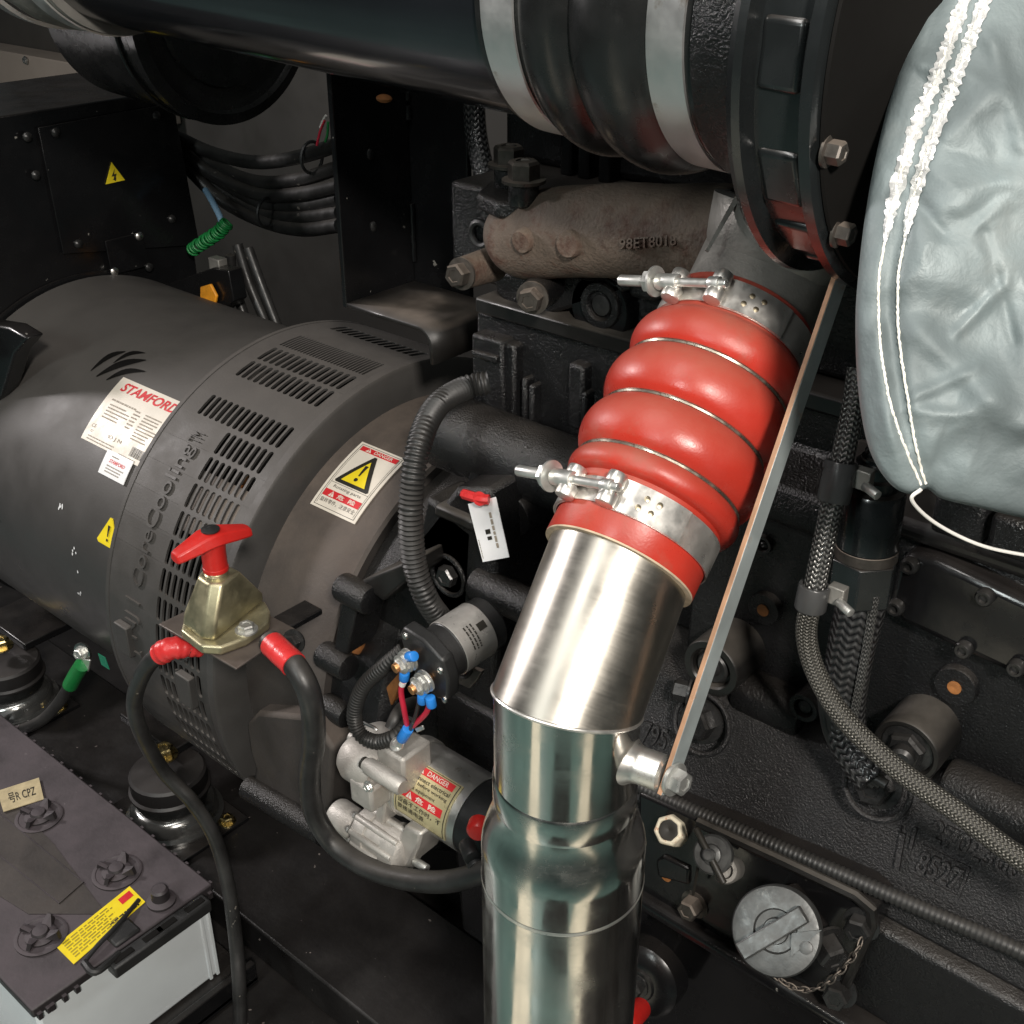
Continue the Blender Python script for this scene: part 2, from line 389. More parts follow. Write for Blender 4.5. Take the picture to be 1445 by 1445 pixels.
# ================================================================== SETTING
m = MB().box((-1.6, 1.40, .20), (4.4, 2.2, .16)); setting(obj('floor', m, FLOOR))
GRND = M('teal_floor', (.10, .165, .155), .35, var=.2, vs=2, bump=.03, bs=60)  # unseen floor, tinted teal for its reflection in the pipe
STREAK = M('streak_paint', (.80, .74, .60), .5, var=.15, vs=6)  # pale tone of the added reflector strips
m = MB().box((-1, -4.0, -.05), (16, 15, .1)); setting(obj('ground', m, GRND))
for c, s in (((-.66, -1.7, .003), (.36, 3.4, .006)), ((1.7, .05, .003), (2.8, .34, .006))):
    m = MB().box(c, s); setting(obj('streak_strip', m, STREAK))  # unseen strips added to mirror as bright streaks in the pipe
m = MB().box((.22, -.50, .006), (.62, .62, .012), Matrix.Rotation(.7, 3, 'Z')); setting(obj('streak_mat', m, RUBBER, bevel=.003))  # unseen dark sheet added to mirror as a dark streak in the pipe
# far canopy wall: sheet, a side beam coloured as lit in front of it and a post
m = MB().box((-2.2, 2.34, 1.15), (4.6, .04, 1.75)); wall = setting(obj('canopy_wall', m, WALL_SHADE))
b0 = P(-60, 60, Y=2.25); b1 = P(190, 122, Y=2.25)
xr_ = P(205, 120, Y=2.2).x; m = MB().box(((xr_-4.6)/2, 2.26, P(80, 120, Y=2.2).z+.0), (xr_+4.6, .11, .16)); obj('side_beam', m, WALL_LIT, wall, bevel=.004)
for px, py in ((36, 85), (3, 132), (108, 134)):
    p = P(px, py, Y=2.2); bolt(p, (0, -1, 0), .010, .008, SILV, wall, 'screw')
# base rails under the set
for y, x0, x1 in ((.80, -2.2, .35), (1.32, -2.2, .35)):
    m = MB().box(((x0+x1)/2, y, .315), (x1-x0, .20, .07)); tag(obj('base_rail', m, FLOOR, bevel=.004),
        'black steel base rail under the chrome mounts' if y < 1 else 'black steel base rail behind the alternator', 'rail')

# ================================================================== ALTERNATOR
alt = thing('alternator', 'dark grey generator with perforated cover ring, white plate and black terminal box', 'generator')
RB, RR, RA = .32, .363, .315
m = MB(); m.lathe([(.05, 0), (RB-.004, 0), (RB, .004), (RB, .60), (.05, .60)], (-1.925, AY, AZc), (1, 0, 0), 96); obj('body', m, ALT, alt)
m = MB(); m.lathe([(.10, 0), (RB-.01, 0), (RB+.004, .012), (RB+.006, .03), (RB+.006, .065), (RB-.02, .068)], (-1.995, AY, AZc), (1, 0, 0), 96); obj('end_ring', m, PAINT, alt)
# perforated ring: shell with real slots
def ringpt(x, d, dR=0): return AC(x, d, RR+dR)
ring = MB()
xs_full = [-1.309+.0128*i for i in range(15)]          # slot column edges
x_lo, x_hi = -1.341, -1.109
rows = [(104, 98, .0128, 1), (90, 83, .0064, 1), (82, 76, .0128, 1), (75.4, 69.4, .0128, 1), (63, 57, .0128, 1)]
rows += [(56.2-6.4*i, 50.4-6.4*i, .0128, 0) for i in range(15)]
def quadpatch(xa, xb, da, db, step=3.0):
    n = max(1, int(math.ceil((da-db)/step))); vs = []; fs = []
    for j in range(n+1):
        d = da+(db-da)*j/n; vs += [ringpt(xa, d), ringpt(xb, d)]
    for j in range(n): fs.append((2*j, 2*j+1, 2*j+3, 2*j+2))
    ring.add(vs, fs)
def slot(xa, xb, da, db):
    cx, cd_ = (xa+xb)/2, (da+db)/2; hx, hd = (xb-xa)/2, (da-db)/2; k = RR*math.pi/180
    sx = hx*.70; sd = hd*.95*k          # stadium half sizes in metres
    inner = []; outer = []
    for q in range(16):
        a = 2*math.pi*q/16; c_, s_ = math.cos(a), math.sin(a)
        inner.append((cx+sx*c_, cd_+((sd-sx)*(1 if s_ > .01 else -1 if s_ < -.01 else 0)+sx*s_)/k if sd > sx else cd_+sd*s_/k))
        t = min(hx/abs(c_) if abs(c_) > 1e-6 else 1e9, hd*k/abs(s_) if abs(s_) > 1e-6 else 1e9)
        if q % 4 == 2: ox, od = math.copysign(hx, c_), math.copysign(hd*k, s_)
        else: ox, od = c_*t, s_*t
        if q % 4 in (1, 3): ox, od = math.copysign(hx, c_) if abs(c_) > .8 else math.copysign(hx*.5, c_), math.copysign(hd*k, s_) if abs(s_) > .8 else math.copysign(hd*k*.5, s_)
        outer.append((cx+ox, cd_+od/k))
    n = len(ring.v); vs = [ringpt(*p) for p in outer]+[ringpt(*p) for p in inner]
    ring.add(vs, [(i, (i+1) % 16, 16+(i+1) % 16, 16+i) for i in range(16)])
d_prev = 246.0; xe = xs_full[-1]
for (da, db, pitch, full) in rows:
    quadpatch(x_lo, x_hi, d_prev, da)
    xa = xs_full[0] if full else xs_full[6]
    quadpatch(x_lo, xa, da, db); quadpatch(xe, x_hi, da, db)
    n = round((xe-xa)/pitch)
    for i in range(n): slot(xa+(xe-xa)*i/n, xa+(xe-xa)*(i+1)/n, da, db)
    d_prev = db
quadpatch(x_lo, x_hi, d_prev, -114.0)
ro = obj('cover_ring', ring, RING, alt, ang=50, recalc=False)
md = ro.modifiers.new('thick', 'SOLIDIFY'); md.thickness = .0035; md.offset = -1; es_ = ro.modifiers.new('edges', 'EDGE_SPLIT'); es_.split_angle = math.radians(40)
bm = bmesh.new(); bm.from_mesh(ro.data); bmesh.ops.remove_doubles(bm, verts=bm.verts, dist=2e-5); bmesh.ops.recalc_face_normals(bm, faces=bm.faces)
if sum(f.normal.dot(V((0, f.calc_center_median().y+ro.location.y-AY, f.calc_center_median().z+ro.location.z-AZc))) for f in bm.faces) < 0: bmesh.ops.reverse_faces(bm, faces=bm.faces)
bm.to_mesh(ro.data); bm.free(); ro.data.polygons.foreach_set('use_smooth', [True]*len(ro.data.polygons))
# lips either side of the ring
m = MB(); m.lathe([(RB-.01, 0), (RR-.002, 0), (RR+.0005, .003), (RR+.0005, .010), (RR-.003, .0115), (RB, .0115)], (-1.353, AY, AZc), (1, 0, 0), 120); obj('ring_lip', m, RING, alt)
m = MB(); m.lathe([(RA-.02, -.004), (RR+.003, -.004), (RR+.004, .001), (RR+.004, .010), (RR, .013), (RA-.02, .013)], (-1.109, AY, AZc), (1, 0, 0), 120); obj('ring_lip', m, RING, alt)
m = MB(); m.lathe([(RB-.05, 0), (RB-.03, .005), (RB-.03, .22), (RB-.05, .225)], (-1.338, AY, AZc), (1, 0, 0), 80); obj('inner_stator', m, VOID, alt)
# pale panel added to paint the light inside three rows of slots
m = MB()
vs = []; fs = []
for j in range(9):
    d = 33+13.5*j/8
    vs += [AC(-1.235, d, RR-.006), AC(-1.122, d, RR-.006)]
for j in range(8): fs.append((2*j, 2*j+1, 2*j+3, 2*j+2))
m.add(vs, fs); o = obj('slot_light_panel', m, SLOTLIT, alt); s = o.modifiers.new('t', 'SOLIDIFY'); s.thickness = .001
# copper winding ends seen through the slots
for x, d in ((-1.168, 49), (-1.165, 46)):
    m = MB(); m.tube([AC(x-.004, d-1, RR-.02), AC(x+.004, d+1, RR-.014)], .004, 8); obj('winding_end', m, COPPER, alt)
# raised lettering round the ring (reads upward, letter tops to the left)
def ring_text(s, d0, d1, xb, xt, name, bold=0):
    vs, fs = text_mesh(s, bold); m = MB(); n = len(vs)
    f = lambda x, y, h: AC(xb+(xt-xb)*y, d0+(d1-d0)*x, RR+h)
    top = [f(x, y, .0032) for x, y in vs]; bot = [f(x, y, -.0005) for x, y in vs]
    from collections import Counter
    e = Counter(); 
    for q in fs:
        for a, b in zip(q, q[1:]+q[:1]): e[tuple(sorted((a, b)))] += 1
    sides = [(a, b, b+n, a+n) for (a, b), c in e.items() if c == 1]
    m.add(top+bot, fs+sides); return obj(name, m, RING, alt, ang=60)
ring_text('CoreCooling', 17, 50, -1.256, -1.288, 'lettering')
ring_text('TM', 50.8, 53.4, -1.262, -1.285, 'lettering')
ring_text('[ NJ |', 0, 13.5, -1.266, -1.300, 'lettering')
ring_text('[E |', -4, 8, -1.155, -1.185, 'lettering')
# small latch plates at the ring's lower edge
for x, d in ((-1.30, 3), (-1.16, 0)):
    m = MB(); a = AC(x, d, RR+.004); m.box(a, (.03, .012, .05)); obj('latch', m, RING, alt, bevel=.002)
# adapter with the danger label, step face behind it
m = MB(); m.lathe([(RA-.05, 0), (RA, 0), (RA, .155), (RA-.004, .159), (RA-.05, .159)], (-1.108, AY, AZc), (1, 0, 0), 110); obj('adapter', m, ADPT, alt)
# foot bracket under the adapter (dusty casting with rolled lower edge)
pts = [P(x, y, Y=.712) for x, y in ((347, 1022), (362, 1005), (440, 1012), (470, 1060), (460, 1190), (425, 1170), (352, 1118), (360, 1085), (352, 1060))]
m = MB().prism(pts, (0, .22, 0)); obj('foot', m, ADPT, alt, bevel=.006)
m = MB().tube(spline([P(352, 1112, Y=.706), P(390, 1134, Y=.706), P(460, 1176, Y=.706)], 6), .018, 14); obj('foot_roll', m, CAST, alt)
# feet carried on the mounts
for x0 in (-1.47, -1.93):
    m = MB().box((x0, .86, .475), (.15, .17, .016)); m.box((x0, .93, .56), (.10, .012, .18)); obj('foot', m, PAINT, alt, bevel=.003)
# terminal box
XB = -1.935
tb = MB().box((XB-.16, 1.0, 1.188), (.32, .62, .40)); tbo = obj('terminal_box', tb, PAINT, alt, bevel=.004)
zt = 1.385
cp = [P(52, 180, X=XB+.004), P(243, 145, X=XB+.004), P(280, 345, X=XB+.004), P(88, 358, X=XB+.004)]
m = MB().prism(cp, (.004, 0, 0)); cover = obj('cover_panel', m, PAINT, tbo, bevel=.001)
for px, py in ((78, 187), (220, 163), (242, 309), (110, 344), (38, 193), (50, 247)):
    m = MB().lathe([(.008, 0), (.008, .003), (.005, .006), (.001, .007)], P(px, py, X=XB+.008), (1, 0, 0), 14); obj('screw', m, BOLTK, tbo)
cp = [P(147, 340, X=XB+.009), P(197, 328, X=XB+.009), P(212, 374, X=XB+.009), P(157, 388, X=XB+.009)]
m = MB().prism(cp, (.003, 0, 0)); obj('access_plate', m, PAINT, tbo, bevel=.001)
for px, py in ((196, 333), (161, 383), (210, 377)):
    m = MB().lathe([(.008, 0), (.008, .003), (.004, .006), (.001, .006)], P(px, py, X=XB+.012), (1, 0, 0), 14); obj('screw', m, SILV if px < 200 else BOLTK, tbo)
def tri_sticker(name, a, b, c, fnorm, parent, bolt_sign):
    pass
# yellow high-voltage triangle on the box
q = [P(157, 229, X=XB+.0095), P(176, 254, X=XB+.0095), P(149, 260, X=XB+.0095)]
m = MB().prism(q, (.001, 0, 0)); st = obj('warning_sticker', m, YEL, tbo)
c0 = (q[0]+q[1]+q[2])/3; eh = (q[1]-q[2])/2; ev = q[0]-(q[1]+q[2])/2
bp = [(.12, .42), (-.22, -.02), (.0, -.02), (-.10, -.22), (-.2, -.2), (.02, -.36), (.12, -.14), (.03, -.17), (.2, .1), (-.02, .09)]
m = MB().prism([c0+eh*x*1.3+ev*y*.75+V((.0012, 0, 0)) for x, y in bp], (.0006, 0, 0)); obj('bolt_symbol', m, BLKI, st)
# white plate on the body
def cyl_fn(x0, x1, d0, d1, R): return lambda u, v, h: AC(x0+(x1-x0)*u, d0+(d1-d0)*v, R+h)
fn = cyl_fn(-1.551, -1.394, 40.6, 60.8, RB+.0006)
pl = sheet('name_plate', fn, alt, PAPER, nu=8, nv=14)
m = MB(); pr_text(m, fn, 'STAMFORD', .10, .80, .985, .945, .0018, .028, .22); obj('brand_print', m, REDI, pl)
m = MB(); pr_text(m, fn, 'CE', .06, .20, .13, .25, .0017); pr_text(m, fn, '\u24b8 J N', .36, .14, .58, .21, .0017, .01)
pr_lines(m, fn, .10, .62, .62, .68, 1, .0017, .9, 3); pr_lines(m, fn, .12, .36, .50, .60, 5, .0017, .8, 4); pr_lines(m, fn, .50, .36, .62, .66, 6, .0017, .8, 14)
pr_lines(m, fn, .66, .26, .95, .66, 9, .0017, .9, 5); pr_lines(m, fn, .08, .02, .55, .10, 2, .0017, .85, 6); pr_lines(m, fn, .08, .13, .13, .17, 2, .0017, .9, 8); pr_lines(m, fn, .62, .02, .95, .05, 1, .0017, .9, 9)
obj('small_print', m, GRYI, pl)
R_ = random.Random(4); m = MB(); u = .76
while u < .96:
    w = R_.choice((.006, .010, .014)); pr_rect(m, fn, u, .07, u+w, .20, .0017, 1); u += w+R_.choice((.006, .009))
obj('barcode', m, BLKI, pl)
fn = cyl_fn(-1.478, -1.413, 34.6, 41.2, RB+.0022)
p2 = sheet('small_label', fn, alt, WPAPER, nu=4, nv=5)
m = MB(); pr_text(m, fn, 'STAMFORD', .22, .55, .82, .70, .0016, .02, .2); obj('brand_print', m, REDI, p2)
m = MB(); pr_lines(m, fn, .2, .12, .85, .48, 3, .0016, .9, 2); pr_lines(m, fn, .25, .76, .6, .88, 1, .0016, .9, 3); obj('small_print', m, GRYI, p2)
# yellow triangle on the body
fn = cyl_fn(-1.444, -1.392, 17.5, 25.5, RB+.0006)
tp = [(.10, .02), (.92, .02), (1., .10), (.56, .98), (.46, .98), (.02, .10)]
m = MB(); m.add([fn(u, v, .0014) for u, v in tp]+[fn(u, v, 0) for u, v in tp], [tuple(range(6)), tuple(range(11, 5, -1))]+[(i, (i+1) % 6, 6+(i+1) % 6, 6+i) for i in range(6)]); st = obj('warning_sticker', m, YEL, alt)
m = MB(); pr_poly(m, fn, [(.46, .72), (.56, .72), (.53, .34), (.49, .34)], .0022); pr_rect(m, fn, .47, .18, .55, .27, .0022, 1); obj('exclamation_mark', m, BLKI, st)
# danger label on the adapter
def danger_mark(par, fn, h, v0, v1, txt, bold=.02):
    mr_, mw = MB(), MB(); dv = v1-v0
    pr_rect(mr_, fn, .10, v0, .90, v1, h)
    pr_poly(mw, fn, [(.22, v0+.12*dv), (.34, v0+.12*dv), (.28, v1-.08*dv)], h+.0004)
    pr_text(mw, fn, txt, .40, v0+.18*dv, .80, v1-.16*dv, h+.0004, bold)
    bd = obj('red_band', mr_, REDI, par); obj('pale_print', mw, PAPER, par)
    mx = MB(); pr_rect(mx, fn, .272, v0+.38*dv, .288, v0+.68*dv, h+.0008, 1); pr_rect(mx, fn, .272, v0+.2*dv, .288, v0+.3*dv, h+.0008, 1); obj('mark_print', mx, REDI, par)
fn = cyl_fn(-1.073, -.989, 50.9, 71.0, RA+.0006)
pl = sheet('danger_label', fn, alt, PAPER, nu=6, nv=14)
mk, my = MB(), MB()
danger_mark(pl, fn, .0018, .875, .945, 'DANGER', .012); danger_mark(pl, fn, .0018, .165, .255, '\u5371  \u9669', .02)
pr_poly(mk, fn, [(.13, .395), (.16, .375), (.84, .375), (.87, .395), (.53, .855), (.47, .855)], .0016); pr_poly(my, fn, [(.24, .42), (.76, .42), (.5, .77)], .0021)
pr_poly(mk, fn, [(.465, .70), (.535, .70), (.515, .54), (.485, .54)], .0026); pr_poly(mk, fn, [(.5+.04*math.cos(i*.785), .485+.026*math.sin(i*.785)) for i in range(8)], .0026)
pr_text(mk, fn, 'Rotating parts', .20, .285, .80, .335, .0016); pr_text(mk, fn, '\u65cb\u8f6c\u96f6\u4ef6\uff0c\u6ce8\u610f\u5b89\u5168', .12, .085, .88, .145, .0016)
for a in ((.055, .03, .065, .97), (.935, .03, .945, .97), (.055, .03, .945, .036), (.055, .964, .945, .97), (.09, .055, .096, .95), (.904, .055, .91, .95), (.09, .355, .91, .36)): pr_rect(mk, fn, *a, .0016, 5)
obj('black_print', mk, BLKI, pl); obj('yellow_print', my, YEL, pl)
# lifting lug at the far left and chalked arrow on the step face
m = MB().prism([P(-30, 500, Y=.80), P(-30, 455, Y=.80), P(12, 462, Y=.80), P(38, 478, Y=.80), P(20, 500, Y=.80), P(2, 560, Y=.80), P(-30, 600, Y=.80)], (0, .03, 0)); obj('lifting_lug', m, PAINT, alt, bevel=.004)
# oily finger marks: thin dark smears lying on the body
for i, (a, b, w) in enumerate((((128, 523), (177, 496), 4), ((136, 531), (206, 508), 5), ((150, 536), (205, 524), 4), ((160, 512), (205, 498), 3))):
    pa, pb = [], []
    for k in range(9):
        t = k/8; px = a[0]+(b[0]-a[0])*t; py = a[1]+(b[1]-a[1])*t-6*math.sin(math.pi*t)
        for lst, s_ in ((pa, -1), (pb, 1)):
            d = ray(px, py+s_*w*math.sin(math.pi*min(t*.9+.06, 1))*.9)
            o_ = CAM-V((0, AY, AZc)); A_ = d.y**2+d.z**2; B_ = 2*(o_.y*d.y+o_.z*d.z); C_ = o_.y**2+o_.z**2-(RB+.0012)**2
            lst.append(CAM+d*((-B_-math.sqrt(B_*B_-4*A_*C_))/(2*A_)))
    m = MB(); m.add(pa+pb, [(i_, i_+1, 9+i_+1, 9+i_) for i_ in range(8)]); obj('oil_smear', m, VOID, alt)
R_ = random.Random(11); m = MB()
for i in range(14):
    px, py = R_.choice(((82, 722), (88, 715), (98, 742), (101, 778), (103, 785), (96, 806), (106, 806), (110, 835)))
    p = None; d = ray(px+R_.uniform(-4, 4), py+R_.uniform(-5, 5)); o_ = CAM-V((0, AY, AZc)); A_ = d.y**2+d.z**2; B_ = 2*(o_.y*d.y+o_.z*d.z); C_ = o_.y**2+o_.z**2-(RB+.0006)**2
    p = CAM+d*((-B_-math.sqrt(B_*B_-4*A_*C_))/(2*A_)); nr = V((0, p.y-AY, p.z-AZc)).normalized(); tx = V((1, 0, 0)); ty = nr.cross(tx)
    k = R_.randint(5, 7); m.add([p+(tx*math.cos(6.283*j/k)*R_.uniform(.5, 1)+ty*math.sin(6.283*j/k)*R_.uniform(.7, 1.8))*.0022 for j in range(k)], [tuple(range(k))])
fk = obj('paint_flecks', m, WPAPER, alt); fk['kind'] = 'stuff'
# earth strap stud on the body, cable to the rail
es = thing('earth_cable', 'black earth cable with green sleeve bolted to the generator body', 'cable')
a = P(118, 920, Y=.74)
m = MB().lathe([(.017, 0), (.017, .004), (.010, .005)], a, (.25, -.9, .2), 20); obj('washer', m, SILV, es)
bolt(a+V((.001, -.005, .001)), (.25, -.9, .2), .009, .010, ZINC, es, 'nut')
m = MB().prism([P(112, 930, Y=.730), P(127, 932, Y=.730), P(124, 948, Y=.730), P(108, 944, Y=.730)], (0, .003, 0)); obj('lug', m, ZINC, es, bevel=.001)
c = spline([P(115, 938, Y=.727), P(98, 968, Y=.72), P(76, 1000, Y=.70), P(45, 1024, Y=.68), P(-25, 1045, Y=.66)], 8)
m = MB().tube(c, .0098, 12); obj('cable_jacket', m, CABLE, es)
m = MB().tube(spline([P(116, 938, Y=.7265), P(107, 952, Y=.7235), P(99, 967, Y=.7195)], 5), .0125, 14); obj('green_sleeve', m, GREEN, es)
m = MB().prism([P(138, 922, Y=.735), P(148, 928, Y=.735), P(154, 945, Y=.735), P(143, 938, Y=.735)], (0, .001, 0)); tag(obj('tape_strip', m, TEAL), 'green tape strip stuck beside the earth cable stud', 'tape')

# ================================================================== ENGINE BLOCK
eng = thing('engine_block', 'black cast iron engine block with round bosses, side cover and cast numbers', 'engine')
def zz(py, Y, px=1150): return P(px, py, Y=Y).z
XL, XR = -.845, .38
XW = -.80
def extr(prof, x0, x1, mat, name, parent=eng, bevel=.004, div=1):
    m = MB(); m.prism([(x0, y, z) for y, z in prof], (x1-x0, 0, 0)); return obj(name, m, mat, parent, bevel=bevel)
BK = 1.30
# crankcase side: upper wall, rounded ridge, recess
z1 = zz(640, .93); zr0 = zz(690, .885); zr1 = zz(735, .885); zrec = 1.022
ridge = [(.93, z1)] + [(.905-.03*math.sin(a), (zr0+zr1)/2+.034*math.cos(a)) for a in [math.pi*i/8 for i in range(9)]]
prof = [(BK, 1.315), (.93, 1.315)] + ridge[1:] + [(.875, zr1-.012), (.875, zrec), (BK, zrec)]
extr([(BK, 1.318), (.925, 1.318), (.925, z1+.004), (.915, z1-.004), (.885, z1-.02), (.878, zr1), (.880, zr1-.010), (.885, zr1-.016), (.885, zrec+.002), (BK, zrec+.002)], -.52, XR, CAST, 'crankcase_wall')
extr([(BK, 1.3175), (.925, 1.3175), (.925, zrec+.002), (BK, zrec+.002)], XL, -.5205, CAST, 'rear_wall')
# tilted lower panel, flange ledge, pan rail
extr([(BK, zrec), (.87, zrec), (.852, zrec-.006), (.806, zz(1228, .806)), (.804, zz(1228, .806)-.01), (BK, .90)], XW, XR, CASTS, 'lower_panel')
zc = zz(1228, .806)-.012; zrl = P(1050, 1335, Y=.785).z
extr([(BK, zc), (.80, zc), (.792, zc-.004), (.792, zrl), (BK, zrl)], XW, XR, CAST, 'lower_skirt')
zq = P(1050, 1375, Y=.77).z
extr([(BK, zrl-.0005), (.772, zrl-.0005), (.767, zrl-.005), (.767, zq+.008), (.770, zq), (BK, zq)], XW-.015, XR, PAINT, 'pan_rail', bevel=.003)
# rounded shelf above the groove
for xa, xb in ((P(1035, 985, Y=.86).x, P(1130, 1030, Y=.86).x), (P(1330, 1090, Y=.86).x, XR)):
    zc_ = P(1085, 1000, Y=.86).z
    m = MB().rcyl((xa, .872, zc_), (xb, .872, zc_), .024, .006); obj('shelf', m, CAST, eng)
# rough ribs on the upper wall
for px, w, y0, y1 in ((718, 17, 478, 612), (742, 5, 530, 600), (752, 5, 540, 603), (815, 14, 508, 610), (826, 5, 550, 605)):
    a = P(px-w, y0, Y=.915); b = P(px+w, y1, Y=.915)
    m = MB().box(((a.x+b.x)/2, .925, (a.z+b.z)/2), (abs(b.x-a.x)*.7, .03, abs(a.z-b.z))); obj('rib', m, CAST, eng, bevel=.004)
# corner pad at the rear end
pad = [P(664, 470, Y=.905), P(708, 482, Y=.905), P(712, 607, Y=.905), P(668, 600, Y=.905)]
m = MB().prism(pad, (0, .04, 0)); obj('corner_pad', m, CAST, eng, bevel=.004)
pad = [P(664, 494, Y=.899), P(700, 504, Y=.899), P(700, 514, Y=.899), P(664, 502, Y=.899)]
m = MB().prism(pad, (0, .02, 0)); obj('pad_lip', m, CAST, eng, bevel=.002)
# deck lip (block top edge, proud of the head)
m = MB().box(((-.838+XR)/2, 1.11, 1.327), (XR+.838, .39, .018)); obj('deck', m, MACH, eng, bevel=.003)
# big pipe-like boss running along the block below the ribs
a = P(640, 655, Y=.87); zb = P(690, 680, Y=.86).z
m = MB().lathe([(.03, 0), (.040, .002), (.044, .006), (.044, .045), (.0425, .047), (.042, .32), (.03, .325)], (a.x-.028, .885, zb+.028), (1, 0, 0), 40); obj('gallery_pipe', m, CAST, eng)
# round bosses on the recess
def boss(px, py, Y, r, ln, mat=CAST, hole=0, hmat=BLKP, name='boss', ring=0, rim=.0):
    p = P(px, py, Y=Y); b = thing_ = None
    pr = [(r*1.0, -.03-ln), (r*1.0, -.003), (r*.985, -.0008), (r*.96, 0)]
    if hole: pr += [(hole*1.08, 0), (hole, -.002), (hole, -.010), (0, -.010)]
    m = MB().lathe([(q[0], q[1]) for q in pr], p, (0, -1, 0), 44)
    if ring:
        m.torus(p, (0, 1, 0), ring, .0022, 32, 8)
    o = obj(name, m, mat, eng)
    return o, p
o, p = boss(1002, 944, .832, .0305, .03, MACH, hole=.021)
m = MB().lathe([(.017, -.01), (.017, -.004), (.015, -.002), (.0095, -.003), (.008, .003), (.003, .005), (0, .005)], p, (0, -1, 0), 32); obj('plug', m, BLKP, o)
bp = P(988, 1000, Y=.835); bolt(bp, (.1, -1, .2), .013, .02, BOLTK, eng, 'bolt')
bolt(P(975, 978, Y=.83), (-.9, -.3, 0), .011, .018, BOLTK, eng, 'bolt')
o, p = boss(1277, 1060, .836, .0305, .03, MACH, hole=.024)
bolt(p+V((0, .008, 0)), (0, -1, 0), .0175, .012, BOLTK, o, 'plug', spin=.4)
m = MB().lathe([(.010, 0), (.011, .006), (.011, .012), (.008, .015)], p+V((0, -.002, 0)), (.2, -1, .05), 24); obj('hose_union', m, BOLTK, o)
for px, py, rr, Y in ((1077, 861, .0165, .876), (1347, 970, .0185, .876)):
    o, p = boss(px, py, Y, rr, .02, CAST)
    m = MB().lathe([(.0062, -.001), (.0062, .0012), (.004, .0016), (0, .0008)], p, (0, -1, 0), 18); obj('rusty_plug', m, RUSTO, o)
for px, py, rr, Y in ((1075, 770, .0095, .879), (1133, 1000, .0150, .852), (845, 432, .024, .925)):
    o, p = boss(px, py, Y, rr, .02, CAST, hole=rr*.62)
    m = MB().lathe([(rr*.5, -.008), (rr*.45, -.003), (rr*.2, -.001), (0, -.002)], p, (0, -1, 0), 18); obj('plug', m, BLKP, o)
for px, py in ((685, 690), (720, 728)):
    o, p = boss(px, py, .845, .026, .04, CAST, hole=.013)
m = MB().lathe([(.006, -.009), (.006, -.006), (0, -.005)], P(723, 730, Y=.845), (0, -1, 0), 14); obj('rusty_plug', m, RUSTO, o)
# half-round bolt pockets on the tilted panel
for px, py in ((1238, 1110), (990, 1022)):
    p = P(px, py, Y=.822)
    m = MB().torus(p, (0, -.9, .35), .030, .003, 36, 8); obj('bolt_pocket', m, CASTS, eng)
    bolt(p+V((0, .004, 0)), (0, -.93, .35), .016, .022, BOLTK, eng, 'bolt')
# raised cast numbers on the panel
def panel_text(s, px0, py0, px1, py1, hpx, name, Y0=.835):
    a = V(P(px0, py0, Y=Y0)); b = V(P(px1, py1, Y=Y0)); a.y = b.y = 0
    # panel plane through (.852, zrec-.006) and (.806, ...)
    zA, yA, zB, yB = zrec-.006, .852, zz(1228, .806), .806
    yy = lambda z: yB+(yA-yB)*(z-zB)/(zA-zB)
    nrm = V((0, -(zA-zB), (yA-yB))).normalized(); upv = V((0, yA-yB, zA-zB)).normalized()
    def onp(px, py):
        d = ray(px, py); p0 = V((0, yB, zB)); return CAM+d*((p0-CAM).dot(nrm)/d.dot(nrm))
    A, B, Cc = onp(px0, py0), onp(px1, py1), onp(px0+hpx[0], py0+hpx[1])
    eu, ev = B-A, Cc-A
    vs, fs = text_mesh(s, .012); n = len(vs); m = MB()
    from collections import Counter
    e = Counter()
    for q in fs:
        for i, j in zip(q, q[1:]+q[:1]): e[tuple(sorted((i, j)))] += 1
    f = lambda x, y, h: A+eu*x+ev*y+nrm*h
    m.add([f(x, y, .0042) for x, y in vs]+[f(x, y, -.001) for x, y in vs], fs+[(i, j, j+n, i+n) for (i, j), c in e.items() if c == 1])
    return obj(name, m, CASTS, eng, ang=60), f
panel_text('2702300', 1312, 1183, 1438, 1244, (10, -28), 'cast_number')
o, f = panel_text('8527', 1292, 1228, 1352, 1258, (11, -30), 'cast_number')
m = MB()
for x0, y0, x1, y1 in ((-.05, 1.12, 1.08, 1.2), (1.02, -.15, 1.08, 1.2), (-.0, -.2, 1.08, -.13)):
    pts = [f(x0, y0, -.001), f(x1, y0, -.001), f(x1, y1, -.001), f(x0, y1, -.001)]; m.prism(pts, f(0, 0, .0025)-f(0, 0, -.001))
obj('number_frame', m, CASTS, eng)
panel_text('/', 1262, 1226, 1274, 1168, (0, -4), 'cast_mark')
panel_text('l', 1263, 1226, 1270, 1228, (9, -52), 'cast_mark')
panel_text('I', 1284, 1196, 1288, 1198, (8, -30), 'cast_mark')
panel_text('795', 906, 1046, 940, 1060, (6, -30), 'cast_number')
# side cover with bolts, at the right
Yc = .862
pts = [P(1250, 850, Y=Yc), P(1262, 800, Y=Yc), P(1280, 780, Y=Yc), P(1320, 788, Y=Yc), P(1500, 872, Y=Yc), P(1520, 1010, Y=Yc), P(1440, 960, Y=Yc), P(1270, 880, Y=Yc)]
m = MB().prism(pts, (0, .05, 0)); sc = obj('side_cover', m, PAINT, eng, bevel=.008, seg=3)
for px, py in ((1286, 796), (1266, 855), (1392, 840), (1362, 914), (1436, 940)):
    m = MB().lathe([(.0075, 0), (.0075, .006), (.006, .008), (.004, .008), (.0035, .005), (0, .005)], P(px, py, Y=Yc-.0005), (0, -1, 0), 24); obj('cap_screw', m, BOLTK, sc)
